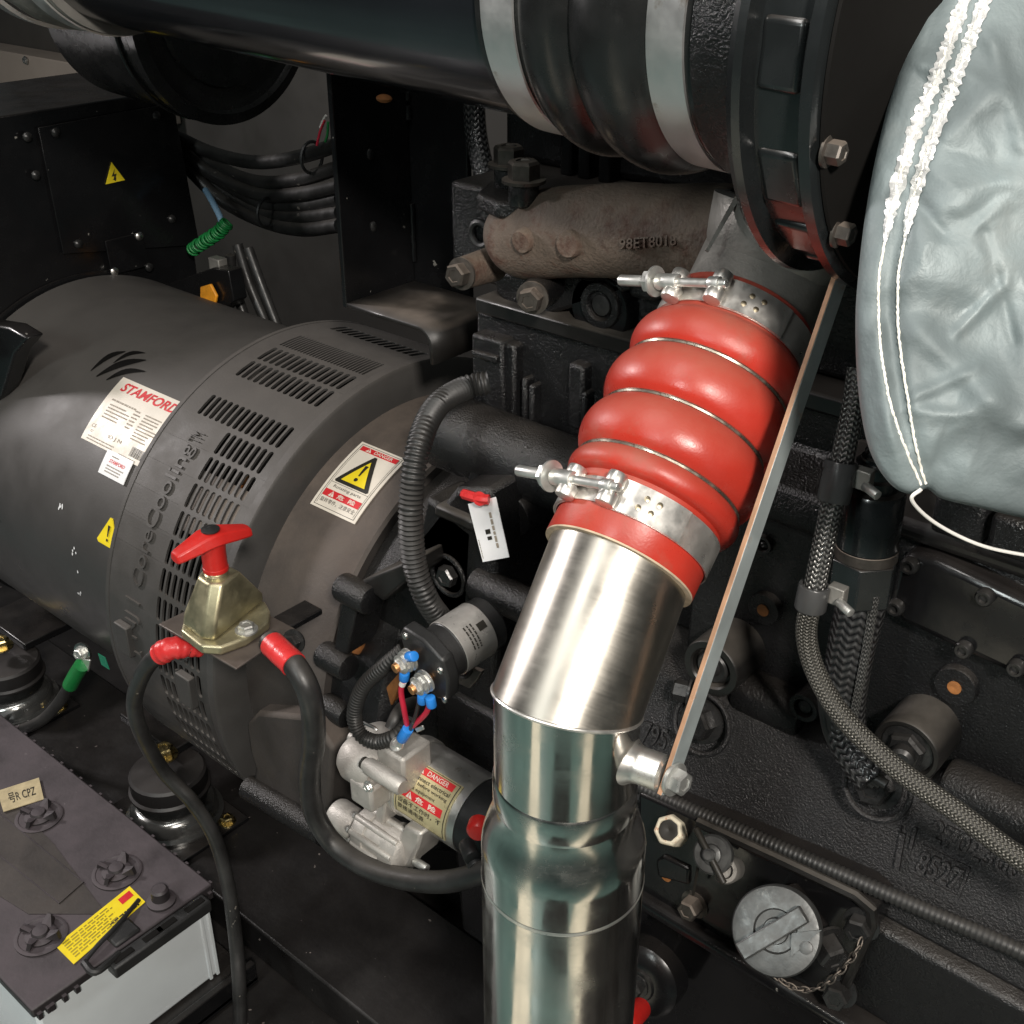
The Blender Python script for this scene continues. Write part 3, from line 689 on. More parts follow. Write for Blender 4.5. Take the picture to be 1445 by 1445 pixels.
# dusty shoulder above the cover and dark pump blocks under the blanket
m = MB(); z0 = P(1350, 775, Y=.875).z
m.prism([(P(1180, 700, Y=.9).x, .925, z0+.05), (P(1180, 700, Y=.9).x, .868, z0+.012), (P(1180, 700, Y=.9).x, .868, z0-.004), (P(1180, 700, Y=.9).x, .925, z0-.01)], (XR-P(1180, 700, Y=.9).x, 0, 0)); obj('shoulder', m, MACH, eng, bevel=.006)
for x0, x1, y0, y1, Y in ((1320, 1385, 690, 760, .86), (1395, 1500, 740, 800, .85)):
    a = P(x0, y0, Y=Y); b = P(x1, y1, Y=Y)
    m = MB().box(((a.x+b.x)/2, Y+.06, (a.z+b.z)/2), (b.x-a.x, .12, abs(b.z-a.z)+.02)); obj('pump_block', m, CAST, eng, bevel=.006)
# inspection cover low on the block, with border and bolts
Yk = .780
pts = [P(900, 1118, Y=Yk), P(1000, 1163, Y=Yk), P(1212, 1262, Y=Yk), P(1238, 1283, Y=Yk), P(1236, 1306, Y=Yk), P(1188, 1418, Y=Yk), P(1050, 1350, Y=Yk), P(900, 1262, Y=Yk)]
m = MB().prism(pts, (0, .04, 0)); ic = obj('inspection_cover', m, PAINT, eng, bevel=.004)
m = MB().tube([P(x, y, Y=Yk-.002) for x, y in ((985, 1160), (1100, 1213), (1208, 1264), (1230, 1284), (1231, 1302), (1190, 1396))], .0055, 8); obj('border', m, MACH, ic)
bolt(P(1216, 1303, Y=Yk), (.1, -1, .1), .0125, .016, BOLTK, ic, 'bolt')
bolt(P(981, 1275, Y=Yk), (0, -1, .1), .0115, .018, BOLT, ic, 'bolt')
bolt(P(1186, 1398, Y=Yk-.004), (.1, -1, .3), .012, .02, BOLTK, ic, 'bolt')
m = MB().lathe([(.006, 0), (.006, .002), (0, .003)], P(941, 1236, Y=Yk), (0, -1, 0), 16); obj('rusty_plug', m, RUSTO, ic)
pts = [P(1000, 1185, Y=Yk-.003), P(1030, 1180, Y=Yk-.003), P(1042, 1240, Y=Yk-.003), P(1010, 1250, Y=Yk-.003)]
pts = [P(925, 1215, Y=Yk-.004), P(935, 1208, Y=Yk-.004), P(972, 1226, Y=Yk-.004), P(972, 1250, Y=Yk-.004), P(928, 1238, Y=Yk-.004)]
m = MB().prism(pts, (0, .01, 0)); obj('pad', m, PAINT, ic, bevel=.003)
# oil pan
extr([(BK, zq-.001), (.80, zq-.001), (.83, zq-.05), (.85, .42), (BK, .40)], XL+.02, XR, PAINT, 'oil_pan', bevel=.01)
# rear flywheel housing: dark casting between block and generator
fh = thing('flywheel_housing', 'black cast flywheel housing with ribs and round bosses beside the generator', 'housing')
m = MB().lathe([(.12, 0), (.300, 0), (.302, .006), (.302, .085), (.285, .10), (.12, .105)], (-.948, AY, AZc), (1, 0, 0), 90); obj('shell', m, CAST, fh)
pts = [P(x, y, Y=.80) for x, y in ((497, 850), (560, 790), (640, 690), (690, 690), (700, 860), (700, 1010), (640, 1080), (520, 1060), (462, 1000))]
m = MB().prism(pts, (0, .2, 0)); obj('starter_face', m, CAST, fh, bevel=.008)
for (x0, y0), r, L in (((492, 832), .0175, .038), ((465, 927), .0175, .036), ((468, 998), .016, .03)):
    a = P(x0, y0, Y=.745); d = V((1, 0, 0)); m = MB().rcyl(a-d*.012, a+d*L, r, .004); obj('boss', m, CAST, fh)
m = MB().prism([P(482, 842, Y=.745), P(505, 850, Y=.745), P(489, 925, Y=.745), P(470, 918, Y=.745)], (0, .05, 0)); obj('rib', m, CAST, fh, bevel=.003)
m = MB().prism([P(505, 822, Y=.75), P(580, 790, Y=.75), P(585, 812, Y=.75), P(540, 850, Y=.75)], (0, .05, 0)); obj('web', m, MACH, fh, bevel=.004)
m = MB().prism([P(600, 700, Y=.80), P(668, 752, Y=.80), P(662, 860, Y=.80), P(610, 880, Y=.80), P(585, 780, Y=.80)], (0, .06, 0)); obj('lug_plate', m, CAST, fh, bevel=.006)
p = P(632, 812, Y=.797); m = MB().torus(p, (0, 1, 0), .024, .003, 32, 8); obj('bolt_seat', m, CAST, fh)
bolt(p+V((0, .006, 0)), (0, -1, 0), .013, .014, BOLTK, fh)
for y, px in ((735, 650), (770, 690)):
    pass
m = MB().prism([P(612, 712, Y=.79), P(665, 735, Y=.79), P(668, 752, Y=.79), P(612, 728, Y=.79)], (0, .07, 0)); obj('shelf', m, MACH, fh, bevel=.004)
m = MB().rcyl(P(672, 822, Y=.80), P(672, 822, Y=.80)+V((.16, 0, 0)), .02, .004); obj('boss', m, CAST, fh)
m = MB().prism([P(540, 975, Y=.77), P(575, 935, Y=.77), P(548, 1008, Y=.77), P(522, 1002, Y=.77)], (0, .01, 0)); obj('rust_patch', m, RUSTO, fh, bevel=.002)
m = MB().prism([P(500, 905, Y=.772), P(512, 900, Y=.772), P(505, 925, Y=.772), P(495, 922, Y=.772)], (0, .01, 0)); obj('rust_patch', m, RUSTO, fh, bevel=.002)
# pale edge of the flywheel opening by the starter
m = MB().tube(spline([P(505, 1030, Y=.765), P(478, 1070, Y=.765), P(462, 1120, Y=.765), P(455, 1165, Y=.765)], 6), .0085, 10); obj('opening_edge', m, ALU, fh)

# ================================================================== CYLINDER HEAD + ROCKER
hd = thing('cylinder_head', 'black cylinder head with bolted studs above the dusty deck', 'cylinder head')
m = MB().box(((-.905+XR)/2, 1.10, 1.392), (XR+.905, .30, .107)); obj('head_body', m, CAST, hd, bevel=.006)
m = MB().box(((-.93+XR)/2, 1.20, 1.545), (XR+.93, .26, .20)); obj('rocker_cover', m, CAST, hd, bevel=.01)
zt = 1.4456
pts = [P(672, 272, Z=1.462), P(690, 255, Z=1.462), P(755, 262, Z=1.462), P(800, 275, Z=1.462), P(800, 292, Z=1.462), P(700, 285, Z=1.462)]
m = MB().prism(pts, (0, 0, -.017)); obj('clamp_plate', m, CAST, hd, bevel=.004)
for px, py in ((718, 240), (739, 263)):
    p = P(px, py+8, Z=1.472); m = MB().rcyl(p-V((0, 0, .012)), p+V((0, 0, .010)), .0150, .002); s = obj('spacer', m, BOLTK, hd)
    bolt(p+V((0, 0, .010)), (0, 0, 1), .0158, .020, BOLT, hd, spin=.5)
p = P(678, 330, Y=.948); m = MB().torus(p, (0, 1, 0), .013, .004, 24, 8); obj('port', m, BLKP, hd)
for x in (775, 800, 830):
    a = P(x, 190, Y=1.02); m = MB().box((a.x, 1.064, 1.53), (.016, .03, .17)); obj('rib', m, PAINT, hd, bevel=.003)

# ================================================================== EXHAUST MANIFOLD
mn = thing('exhaust_manifold', 'brown rusty cast exhaust manifold with raised casting marks', 'manifold')
Ym = .90
c = [P(704, 346, Y=Ym), P(730, 337, Y=Ym), P(790, 328, Y=Ym), P(860, 326, Y=Ym), P(1000, 331, Y=Ym), P(1100, 338, Y=Ym)]
c = [V((p.x, Ym, p.z)) for p in c]; cs = spline(c, 8)
mb = MB()
def mr(t, L): 
    return .044*min(1, math.sqrt(max(.02, 1-(1-min(t/.40, 1))**2.2)))
mb.tube([cs[0]-V((.012, 0, 0))]+cs, mr, 36)
for i, (x, y, z) in enumerate(mb.v):       # flattened casting, lumpy skin
    nz = noise.noise(V((x, y, z))*28)*.0014; cz = 1.425
    mb.v[i] = (x+nz, Ym+(y-Ym)*.95+nz, z+nz)
obj('casting', mb, MANI, mn, ang=60)
def on_man(px, py, r=.0445):
    d = ray(px, py); cz = cs[len(cs)//2].z
    o_ = CAM-V((0, Ym, cz)); A_ = d.y**2+d.z**2; B_ = 2*(o_.y*d.y+o_.z*d.z); C_ = o_.y**2+o_.z**2-r*r; D_ = max(0, B_*B_-4*A_*C_)
    return CAM+d*((-B_-math.sqrt(D_))/(2*A_)), cz
for px, py, r in ((738, 340, .011), (803, 344, .0125)):
    p, cz = on_man(px, py); ax = V((0, p.y-Ym, p.z-cz)); m = MB().lathe([(r*1.1, -.012), (r*1.05, .002), (r*.95, .004), (0, .0042)], p, ax, 24); obj('casting_boss', m, MANI, mn)
vs, fs = text_mesh('98ET8018', .01); m = MB()
tp = lambda x, y, h: (lambda q: q[0]+V((0, q[0].y-Ym, q[0].z-q[1])).normalized()*h)(on_man(878+80*x, 352-14*y-4*x))
n = len(vs); m.add([tp(x, y, .0052) for x, y in vs]+[tp(x, y, -.002) for x, y in vs], fs+[tuple(i+n for i in q) for q in fs])
from collections import Counter
e = Counter()
for q in fs:
    for i, j in zip(q, q[1:]+q[:1]): e[tuple(sorted((i, j)))] += 1
m.f += [(i, j, j+n, i+n) for (i, j), k in e.items() if k == 1]
obj('casting_number', m, MANI, mn, ang=60)
# feet with bolts
for (fx, fy), (bx, by), L in (((690, 372), (652, 386), .07), ((768, 400), (752, 420), .04)):
    a = P(fx+6, fy, Y=.915); b = P(bx, by, Y=.86 if L > .05 else .87)
    ax = (b-a).normalized()
    m = MB().cyl(a, b, .0185, .0165, 28); f_ = obj('foot_boss', m, MANI if L > .05 else CAST, mn)
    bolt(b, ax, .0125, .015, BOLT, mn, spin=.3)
m = MB().prism([P(695, 385, Y=.93), P(800, 385, Y=.93), P(900, 405, Y=.93), P(860, 420, Y=.93), P(770, 445, Y=.93), P(735, 445, Y=.93), P(700, 415, Y=.93)], (0, .02, 0)); obj('flange', m, CAST, mn, bevel=.004)
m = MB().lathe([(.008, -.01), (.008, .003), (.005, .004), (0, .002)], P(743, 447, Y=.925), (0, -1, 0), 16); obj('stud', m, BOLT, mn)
for px, py, r in ((850, 434, .036),):
    p = P(px, py, Y=.936); m = MB().lathe([(r, -.02), (r, .004), (r*.96, .006), (.02, .006), (.018, .002), (.018, -.004), (0, -.004)], p, (0, -1, 0), 40); obj('port_flange', m, PAINT, mn)
for px in (905, 975):
    m = MB().prism([P(px-18, 378, Y=.925), P(px+28, 380, Y=.925), P(px+22, 430, Y=.925), P(px-20, 420, Y=.925)], (0, .03, 0)); obj('flange', m, CAST, mn, bevel=.006)

# ================================================================== BRACKET, HOSE AND CABLES BEHIND
br = thing('support_bracket', 'tall black welded steel bracket with dusty curled foot', 'bracket')
Yf = .955; c0 = P(489, 431, Y=Yf); X0 = c0.x; zl = c0.z; Yk2 = P(585, 385, X=X0).y
zt_ = 1.66
def slab(name, lo, hi, mat=PAINT, bev=.0015): 
    lo, hi = V(lo), V(hi); m = MB().box((lo+hi)/2, hi-lo); return obj(name, m, mat, br, bevel=bev)
slab('plate', (X0-.008, Yf, zl-.004), (X0, Yk2, zt_))
X2 = P(662, 400, Y=Yk2).x
slab('plate', (X0-.008, Yk2+.0005, zl-.03), (X2, Yk2+.009, zt_))
m = MB(); vs = []; fs = []
Xe = P(600, 455, Y=Yf).x
ra0 = .022; pf = [(X0+.0005, zl), (X0+(Xe-X0)*.5, zl), (Xe-.0145, zl)]+[(Xe-.014+ra0*math.sin(math.radians(8*k)), zl-ra0+ra0*math.cos(math.radians(8*k))) for k in range(11)]+[(Xe+.0095, zl-.042)]
for x, z in pf:
    for t in (Yf, Yf+.04, Yf+.09, Yk2-.001): vs.append((x, t, z))
for k in range(len(pf)-1):
    for t in range(3): a = k*4+t; fs.append((a, a+1, a+5, a+4))
m.add(vs, fs); o = obj('foot', m, FOOTM, br, recalc=False, ang=18); s = o.modifiers.new('t', 'SOLIDIFY'); s.thickness = .006; s.offset = 0
for x, y0, y1, w in ((583, 150, 170, .0035), (585, 288, 368, .0032), (581, 130, 143, .003)):
    pts = [P(x+.03*k, y0+(y1-y0)*k/7, Y=Yk2-.001) for k in range(8)]
    m = MB().tube([V((X0+.003, Yk2-.003, p.z))+V((.001*(k % 2), 0, 0)) for k, p in enumerate(pts)], w, 8); obj('weld_bead', m, PAINT, br)
for px, py in ((522, 218), (527, 320)):
    m = MB().sphere((0, 0, 0), .005, 10, (.5, 1, 1.4)); m.v = [tuple(V(v)+P(px, py, X=X0+.001)) for v in m.v]; obj('weld_tack', m, BOLTK, br)
rh = MB(); c = spline([P(668, 120, Y=1.06), P(672, 190, Y=1.05), P(688, 262, Y=1.03), P(700, 300, Y=1.02)], 8)
rh.tube(c, .013, 14, uv=True); tag(obj('braided_hose', rh, BRAIDK), 'black braided hose passing between the bracket and the head bolts', 'hose')
m = MB().box((-1.6, 1.35, .62), (1.2, .05, .5)); tag(obj('rear_panel', m, PAINT), 'black panel standing behind the generator', 'panel')

# ================================================================== STAINLESS CHARGE PIPE
sp = thing('stainless_pipe', 'polished stainless steel air pipe with mitred bend and welded reducer', 'pipe')
Mx, My = -.412, .542
PT = V((Mx, My, P(800, 990, Y=My).z))                  # mitre centre
HB = P(872, 800, D=.87); HT = P(1047, 450, D=.93)
HX = (HT-HB).normalized()
rn, rp = .0535, .0640
zn0 = P(790, 1085, Y=My).z; zn1 = P(790, 1225, Y=My).z
d1 = V((0, 0, 1)); d2 = (HB-PT).normalized(); bis = (d1+d2).normalized()
def mitre(name, p0, ax, r, L, other):
    # tube from the mitre plane outwards
    ax = V(ax).normalized(); u = ax.orthogonal().normalized(); w = ax.cross(u); m = MB(); n = 72; vs = []; fs = []
    nr = (d1+d2).normalized()
    # plane through PT, normal = direction along bend bisector of travel
    for i in range(n):
        a = 2*math.pi*i/n; q = PT+(u*math.cos(a)+w*math.sin(a))*r; t = -(q-PT).dot(nr)/ax.dot(nr)
        vs.append(q+ax*t)
    N_ = 10
    for k in range(1, N_+1):
        for i in range(n):
            a = 2*math.pi*i/n; q = PT+(u*math.cos(a)+w*math.sin(a))*r; t = -(q-PT).dot(nr)/ax.dot(nr)
            vs.append(q+ax*(t+(L-t)*k/N_))
    for k in range(N_):
        for i in range(n): fs.append((k*n+i, k*n+(i+1) % n, (k+1)*n+(i+1) % n, (k+1)*n+i))
    m.add(vs, fs)
    rot = ax.to_track_quat('Z', 'Y').to_matrix().to_4x4(); mw = Matrix.Translation(PT) @ rot; inv = mw.inverted()
    m.v = [tuple(inv @ V(v)) for v in m.v]
    o = obj(name, m, other or STAIN, sp, keep=True, ang=60); o.location = PT; o.rotation_euler = rot.to_euler(); return o
mitre('upper_tube', PT, d2, rn+.001, (HB-PT).length+.02, None)
mitre('neck_tube', PT, V((0, 0, -1)), rn, PT.z-zn0, STAINP)
wb = MB(); ring_pts = []
u = V((1, 0, 0)); w = V((0, 1, 0))
for i in range(73):
    a = 2*math.pi*i/72; q = PT+(u*math.cos(a)+w*math.sin(a))*(rn+.0005); nr = (d1+d2).normalized(); t = -(q-PT).dot(nr)/nr.z
    ring_pts.append(q+V((0, 0, t)))
wb.tube(ring_pts, .0016, 8, caps=False); obj('mitre_weld', wb, STAIN2, sp)
m = MB().lathe([(rn, zn0), (rn+.0012, zn0-.0025), (rn+.0012, zn0-.0205), (rn+.0008, zn0-.024)], (Mx, My, 0), (0, 0, 1), 72); obj('collar', m, STAINP, sp)
m = MB(); zc0 = zn0-.024
prof = [(rn+.0006, zc0)] + [(rn+.0006+(rp-rn-.0006)*(.5-.5*math.cos(math.pi*k/12)), zc0-.046*k/12) for k in range(1, 13)] + [(rp, zc0-.075), (rp, zc0-.0752)]
m.lathe(prof, (Mx, My, 0), (0, 0, 1), 72); m.f = [f for f in m.f if len(f) == 4]; obj('reducer', m, STAINP, sp, ang=60)
m = MB().lathe([(rp+.0001, zc0-.0755), (rp+.0005, zc0-.077), (rp+.0001, zc0-.079)], (Mx, My, 0), (0, 0, 1), 72); m.f = [f for f in m.f if len(f) == 4]; obj('seam_weld', m, STAIN2, sp)
m = MB().lathe([(rp, zc0-.0792), (rp, .28)], (Mx, My, 0), (0, 0, 1), 72); obj('lower_tube', m, STAINP, sp, ang=60)
# boss for the brace on the neck
BS = P(938, 1088, D=.83); b0 = V((Mx, My, BS.z-.004))
ax = (BS-b0); ax.z *= .3; ax.normalize()
m = MB().lathe([(.019, 0), (.0145, .006), (.0135, .010), (.0135, (BS-b0).length-.052), (.011, (BS-b0).length-.050)], b0+ax*.050, ax, 32); obj('brace_boss', m, STAIN2, sp)
BE = b0+ax*((BS-b0).length)

BOLTW = M('dull_wire', (.30, .27, .22), .33, .9, var=.3, vs=60)
# ================================================================== RED HOSE AND CLAMPS
hs = thing('red_hose', 'red ribbed silicone hose with wire rings joining two pipes', 'hose')
Lh = (HT-HB).length; rh_ = .0595
L0, L1 = 0.0, Lh
prof = [(rh_-.006, L0), (rh_, L0), (rh_, .028)]
hum = [(.030, .070), (.070, .112), (.112, .152), (.152, .186)]
sc = (Lh-.0)/ .206
seq = []
edges = [e*Lh for e in (.215, .304, .50, .70, .85)]
amps = [.0085, .0155, .0155, .0085]
for k in range(4):
    a, b = edges[k], edges[k+1]
    for i in range(1, 13):
        t = i/12
        if k == 0: r = rh_+.003+(.0065)*math.sin(math.pi*min(1, t*.98+.0))**.6 if t < .98 else rh_+.0035
        elif k == 3: r = rh_+.003+(.0085)*math.sin(math.pi*t)**.6
        else: r = rh_+.0035+.0108*math.sin(math.pi*t)**.62
        seq.append((r, a+(b-a)*t))
prof = [(rh_-.006, L0), (rh_-.001, L0), (rh_, L0+.001), (rh_, edges[0])] + seq + [(rh_, edges[4]+.004), (rh_, L1-.001), (rh_-.001, L1), (rh_-.006, L1)]
Fh = frame(HB, HX)
m = MB().lathe(prof, (0, 0, 0), (0, 0, 1), 96, True); o = obj('sleeve', m, RED, hs, keep=True, ang=50); o.matrix_world = Fh; o.location = Fh.to_translation(); o.rotation_euler = Fh.to_euler()
m = MB().lathe([(rh_-.0062, L0-.0008), (rh_-.0002, L0-.0008), (rh_-.0002, L0+.0006), (rh_-.0062, L0+.0006)], HB, HX, 80, True); obj('hem', m, HEM, hs)
for k in (1, 2, 3):
    m = MB().torus(HB+HX*edges[k], HX, rh_+.0048, .0019, 90, 8); obj('wire_ring', m, BOLTW, hs)
# local frame round the hose: e2 toward the viewer side, e1 to the right
e2 = (CAM-HB); e2 = (e2-HX*e2.dot(HX)).normalized(); e1 = HX.cross(e2); e1 = e1 if e1.dot(RT) > 0 else -e1
def around(base, phi, R): a = math.radians(phi); return base+(e2*math.cos(a)+e1*math.sin(a))*R
def tdir(phi): a = math.radians(phi); return (e1*math.cos(a)-e2*math.sin(a))
def rdir(phi): a = math.radians(phi); return (e2*math.cos(a)+e1*math.sin(a))
def clamp(pos, label, phi0, parent=None):
    cl = thing('bolt_clamp', label, 'hose clamp', 'steel bolt clamps on the red hose')
    base = HB+HX*pos; R = rh_+.0012; wd = .0125
    def band(name, p0, p1, r, w, th=.0011):
        m = MB(); vs = []; fs = []; n = 48
        for k in range(n+1):
            ph = p0+(p1-p0)*k/n
            for dr, dz in ((0, -w), (0, w), (th, w), (th, -w)): vs.append(around(base, ph, r+dr)+HX*dz)
        for k in range(n):
            for j in range(4): fs.append((4*k+j, 4*k+(j+1) % 4, 4*k+4+(j+1) % 4, 4*k+4+j))
        fs += [(0, 1, 2, 3), (4*n+3, 4*n+2, 4*n+1, 4*n)]
        m.add(vs, fs); return obj(name, m, STAIN2, cl, ang=45)
    band('band', phi0+14, phi0+343, R, wd)
    band('band_end', phi0+16, phi0+70, R+.0013, wd*.98)
    band('band_end', phi0-62, phi0-16, R+.0013, wd*.98)
    band('bridge', phi0-20, phi0+20, R-.0008, wd*.8, .0008)
    # loops that hold the trunnions
    for s, name in ((-1, 'loop'), (1, 'loop')):
        for z in (-1, 1):
            c_ = around(base, phi0+s*17, R+.006)+HX*(z*wd*.62)
            m = MB().rcyl(c_-HX*.0050, c_+HX*.0050, .0074, .0015, 20); obj(name, m, STAIN2, cl)
    c_ = around(base, phi0, R+.0075); t = tdir(phi0)
    m = MB().rcyl(c_+t*.030, c_-t*.070, .0034, .0012, 18); obj('t_bolt', m, ZINC, cl)
    m = MB().rcyl(c_-t*.046, c_-t*.072, .0044, .0012, 18); obj('thread_sleeve', m, ZINC, cl)
    bolt(c_-t*.036, -t, .0088, .010, ZINC, cl, 'nut', washer=True)
    m = MB().rcyl(c_+t*.014, c_+t*.024, .0052, .001, 16); obj('t_head', m, ZINC, cl)
    m = MB().rcyl(c_-t*.014, c_-t*.034, .0064, .001, 16); obj('trunnion', m, ZINC, cl)
    for i in (38, 47):
        for z in (-1, 1):
            c2 = around(base, phi0+i+z*1.5, R+.0020); m = MB().lathe([(.0024, 0), (.0022, .0007), (.001, .001), (0, .001)], c2+HX*(z*.0042), rdir(phi0+i), 12); obj('spot_weld', m, RIVET, cl)
    return cl
clamp(.140*Lh, 'steel bolt clamp on the red hose end over the stainless pipe', -42)
clamp(.920*Lh, 'steel bolt clamp on the red hose end under the black compressor', -40)

# ================================================================== BRACE STRAP
bs = thing('brace_strap', 'long flat grey steel brace with rusty cut edge in front of the red hose', 'brace')
T0 = BE+V((0, 0, 0)); T1 = P(1166, 372, D=.80)
dv = (T1-T0).normalized()
# flat bar: thin across the picture, broad in depth
VD = ((T0+T1)/2-CAM).normalized(); fwp = (VD-dv*VD.dot(dv)).normalized(); rtp = (RT-dv*RT.dot(dv)-fwp*RT.dot(fwp)).normalized(); al = math.radians(31)
side = rtp*math.cos(al)-fwp*math.sin(al); brd = fwp*math.cos(al)+rtp*math.sin(al)
def bar(name, s0, s1, b0_, b1_, mat):
    a, b = T0-dv*.013+rtp*.003, T1+rtp*.010
    m = MB(); vs = []
    for q in (a, b):
        for s_, t_ in ((s0, b0_), (s1, b0_), (s1, b1_), (s0, b1_)): vs.append(q+side*s_+brd*t_)
    m.add(vs, [(0, 1, 2, 3), (7, 6, 5, 4), (0, 4, 5, 1), (1, 5, 6, 2), (2, 6, 7, 3), (3, 7, 4, 0)]); return obj(name, m, mat, bs, bevel=.0006)
bar('bar', 0, .0040, -.0078, .0078, STEELB)
bar('cut_edge', .0002, .0038, -.0082, -.0076, STEELE)
m = MB().lathe([(.0115, 0), (.0115, .002)], T0+side*.0065, side, 24); obj('washer', m, ZINC, bs)
bolt(T0+side*.0085, side, .0092, .010, ZINC, bs, 'bolt')

# ================================================================== COMPRESSOR, INTAKE HOSE AND PIPE
AXP = V((1, 0, -.045)).normalized()
CC = P(1290, 30, D=.745)                                   # centre of the compressor drum
cm = thing('compressor_housing', 'glossy black compressor housing with bolted rim and grey outlet', 'turbocharger')
Rc = .166
def lx(x): return CC+AXP*x
m = MB().lathe([(.10, -.038), (Rc-.012, -.038), (Rc-.003, -.035), (Rc, -.030), (Rc-.001, -.025), (Rc-.012, -.022), (Rc-.013, .008), (Rc-.004, .011), (Rc+.001, .014), (Rc+.001, .021), (Rc-.006, .024), (.12, .025)], CC, AXP, 110); obj('scroll', m, TURBO, cm)
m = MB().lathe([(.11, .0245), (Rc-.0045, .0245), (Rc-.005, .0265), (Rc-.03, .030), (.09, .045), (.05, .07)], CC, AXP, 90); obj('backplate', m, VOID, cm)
for ph in (-178, -150, -128, -106, -84, -62, -40):
    a = math.radians(ph); up_ = V((0, 0, 1)); yy = V((0, 1, 0))
    # pads between the rims
    d = (yy*math.cos(a)+up_*math.sin(a)); d = (d-AXP*d.dot(AXP)).normalized(); tq = AXP.cross(d)
    R3 = Matrix((AXP, tq, d)).transposed()
    m = MB().box(CC+d*(Rc-.0150)+AXP*(-.007), (.028, .040, .009), R3); obj('pad', m, TURBO, cm, bevel=.004, seg=3)
for px, py in ((1187, 98), (1165, 283)):
    p = P(px, py, D=.72); d = (p-CC); d = (d-AXP*d.dot(AXP)).normalized()
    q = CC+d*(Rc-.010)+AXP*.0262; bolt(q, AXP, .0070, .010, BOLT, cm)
# outlet elbow: from the scroll down to the red hose
c = spline([HT+HX*(-.03), HT+HX*.04, HT+HX*.075, P(1100, 335, D=.93), P(1112, 290, D=.92)], 8)
m = MB().tube(c, lambda t, L: .0525+.006*t, 48); obj('outlet_elbow', m, ALUD, cm, ang=60)
m = MB().prism([P(1038, 275, D=.885), P(1044, 280, D=.885), P(1000, 355, D=.885), P(996, 352, D=.885)], FW*.004); obj('casting_fin', m, ALUD, cm)
m = MB().prism([P(1055, 240, D=.86), P(1145, 300, D=.86), P(1150, 372, D=.86), P(1110, 356, D=.86), P(1078, 340, D=.86)], FW*.05); obj('foot_web', m, TURBO, cm, bevel=.006)
# rubber hump hose
ih = thing('hump_hose', 'black rubber hump hose between the intake pipe and compressor', 'hose')
XA = P(722, 100, Y=CC.y).x-CC.x; XB_ = -.052
def ipx(px): return P(px, 40, Y=CC.y-.085).x-CC.x
RI = .112
xs = [ipx(705), ipx(765), ipx(800), ipx(835), ipx(870), ipx(915), ipx(945), ipx(1005), ipx(1030)]
prof = [(RI-.006, xs[0]), (RI, xs[0]), (RI, xs[1])]
for a, b, am in ((xs[1], xs[3], .010), (xs[3], xs[6], .013)):
    for i in range(1, 13): t = i/12; prof.append((RI+am*math.sin(math.pi*t)**.75, a+(b-a)*t))
prof += [(RI, xs[7]), (RI+.001, xs[8]), (RI-.006, xs[8])]
m = MB().lathe(prof, CC, AXP, 96, True); obj('sleeve', m, RUBBER, ih, ang=60)
def bandclamp(xa, xb, label):
    c_ = thing('band_clamp', label, 'hose clamp', 'silver band clamps on the hump hose')
    m = MB().lathe([(RI+.0002, xa), (RI+.0018, xa+.0006), (RI+.0018, xb-.0006), (RI+.0002, xb)], CC, AXP, 110); m.f = [f for f in m.f if len(f) == 4]; obj('band', m, BANDS, c_)
    tp = CC+AXP*((xa+xb)/2)+V((0, -.02, 1)).normalized()*(RI+.008)
    m = MB().box(tp, (.02, .05, .014)); obj('buckle', m, BANDS, c_, bevel=.002)
bandclamp(ipx(714), ipx(760), 'wide silver band clamp where the hump hose meets the long black pipe')
bandclamp(ipx(946), ipx(1000), 'wide silver band clamp on the hump hose beside the compressor')
m = MB().lathe([(RI-.012, ipx(1000)), (RI+.003, ipx(1012)), (RI+.003, -.046), (RI+.012, -.043), (RI+.012, -.038)], CC, AXP, 90); obj('inlet_neck', m, CAST, cm)
ip = thing('intake_pipe', 'long glossy black intake pipe running above the generator', 'pipe')
xl = P(160, 0, Y=CC.y).x-CC.x
m = MB().lathe([(RI-.012, ipx(740)), (RI-.0055, ipx(740)), (RI-.0055, xl), (RI-.012, xl)], CC, AXP, 110, True); obj('tube', m, GLOSS, ip, ang=60)
eh = thing('elbow_hose', 'grey rubber elbow hose on the far end of the black intake pipe', 'hose')
m = MB(); c = [CC+AXP*(xl+.03), CC+AXP*(xl-.04), CC+AXP*(xl-.10)+V((0, .004, .004)), CC+AXP*(xl-.18)+V((0, .03, .02)), CC+AXP*(xl-.26)+V((0, .09, .05)), CC+AXP*(xl-.30)+V((0, .17, .06))]
m.tube(spline(c, 6), lambda t, L: RI+.004+(.004 if .18 < t < .3 else 0), 48); obj('sleeve', m, ALUD, eh, ang=60)
m = MB().lathe([(RI+.0045, xl-.01), (RI+.0062, xl-.009), (RI+.0062, xl+.020), (RI+.0045, xl+.021)], CC, AXP, 90); m.f = [f for f in m.f if len(f) == 4]; obj('band', m, BANDS, eh)
m = MB().lathe([(RI+.006, -.0), (RI+.0105, .002), (RI+.0105, .026), (RI+.006, .028)], CC+AXP*(xl-.105), (AXP+V((0, -.03, -.02))), 90); m.f = [f for f in m.f if len(f) == 4]; obj('band', m, BANDS, eh)
# air cleaner drum behind
ac = thing('air_cleaner', 'round black air cleaner canister behind the intake pipe', 'air filter')
ce = P(318, 15, X=-1.62); ra = .165
m = MB().lathe([(ra-.03, -.26), (ra, -.25), (ra, -.02), (ra+.006, -.016), (ra+.006, 0), (ra-.012, .006), (ra-.016, -.004), (ra*.7, -.006), (ra*.68, .004), (0, .006)], ce, (1, 0, -.05), 90); obj('canister', m, RUBBER, ac)
m = MB().torus(ce+V((-.05, 0, 0)), (1, 0, -.05), ra+.002, .003, 80, 8); obj('bead', m, RUBBER, ac)

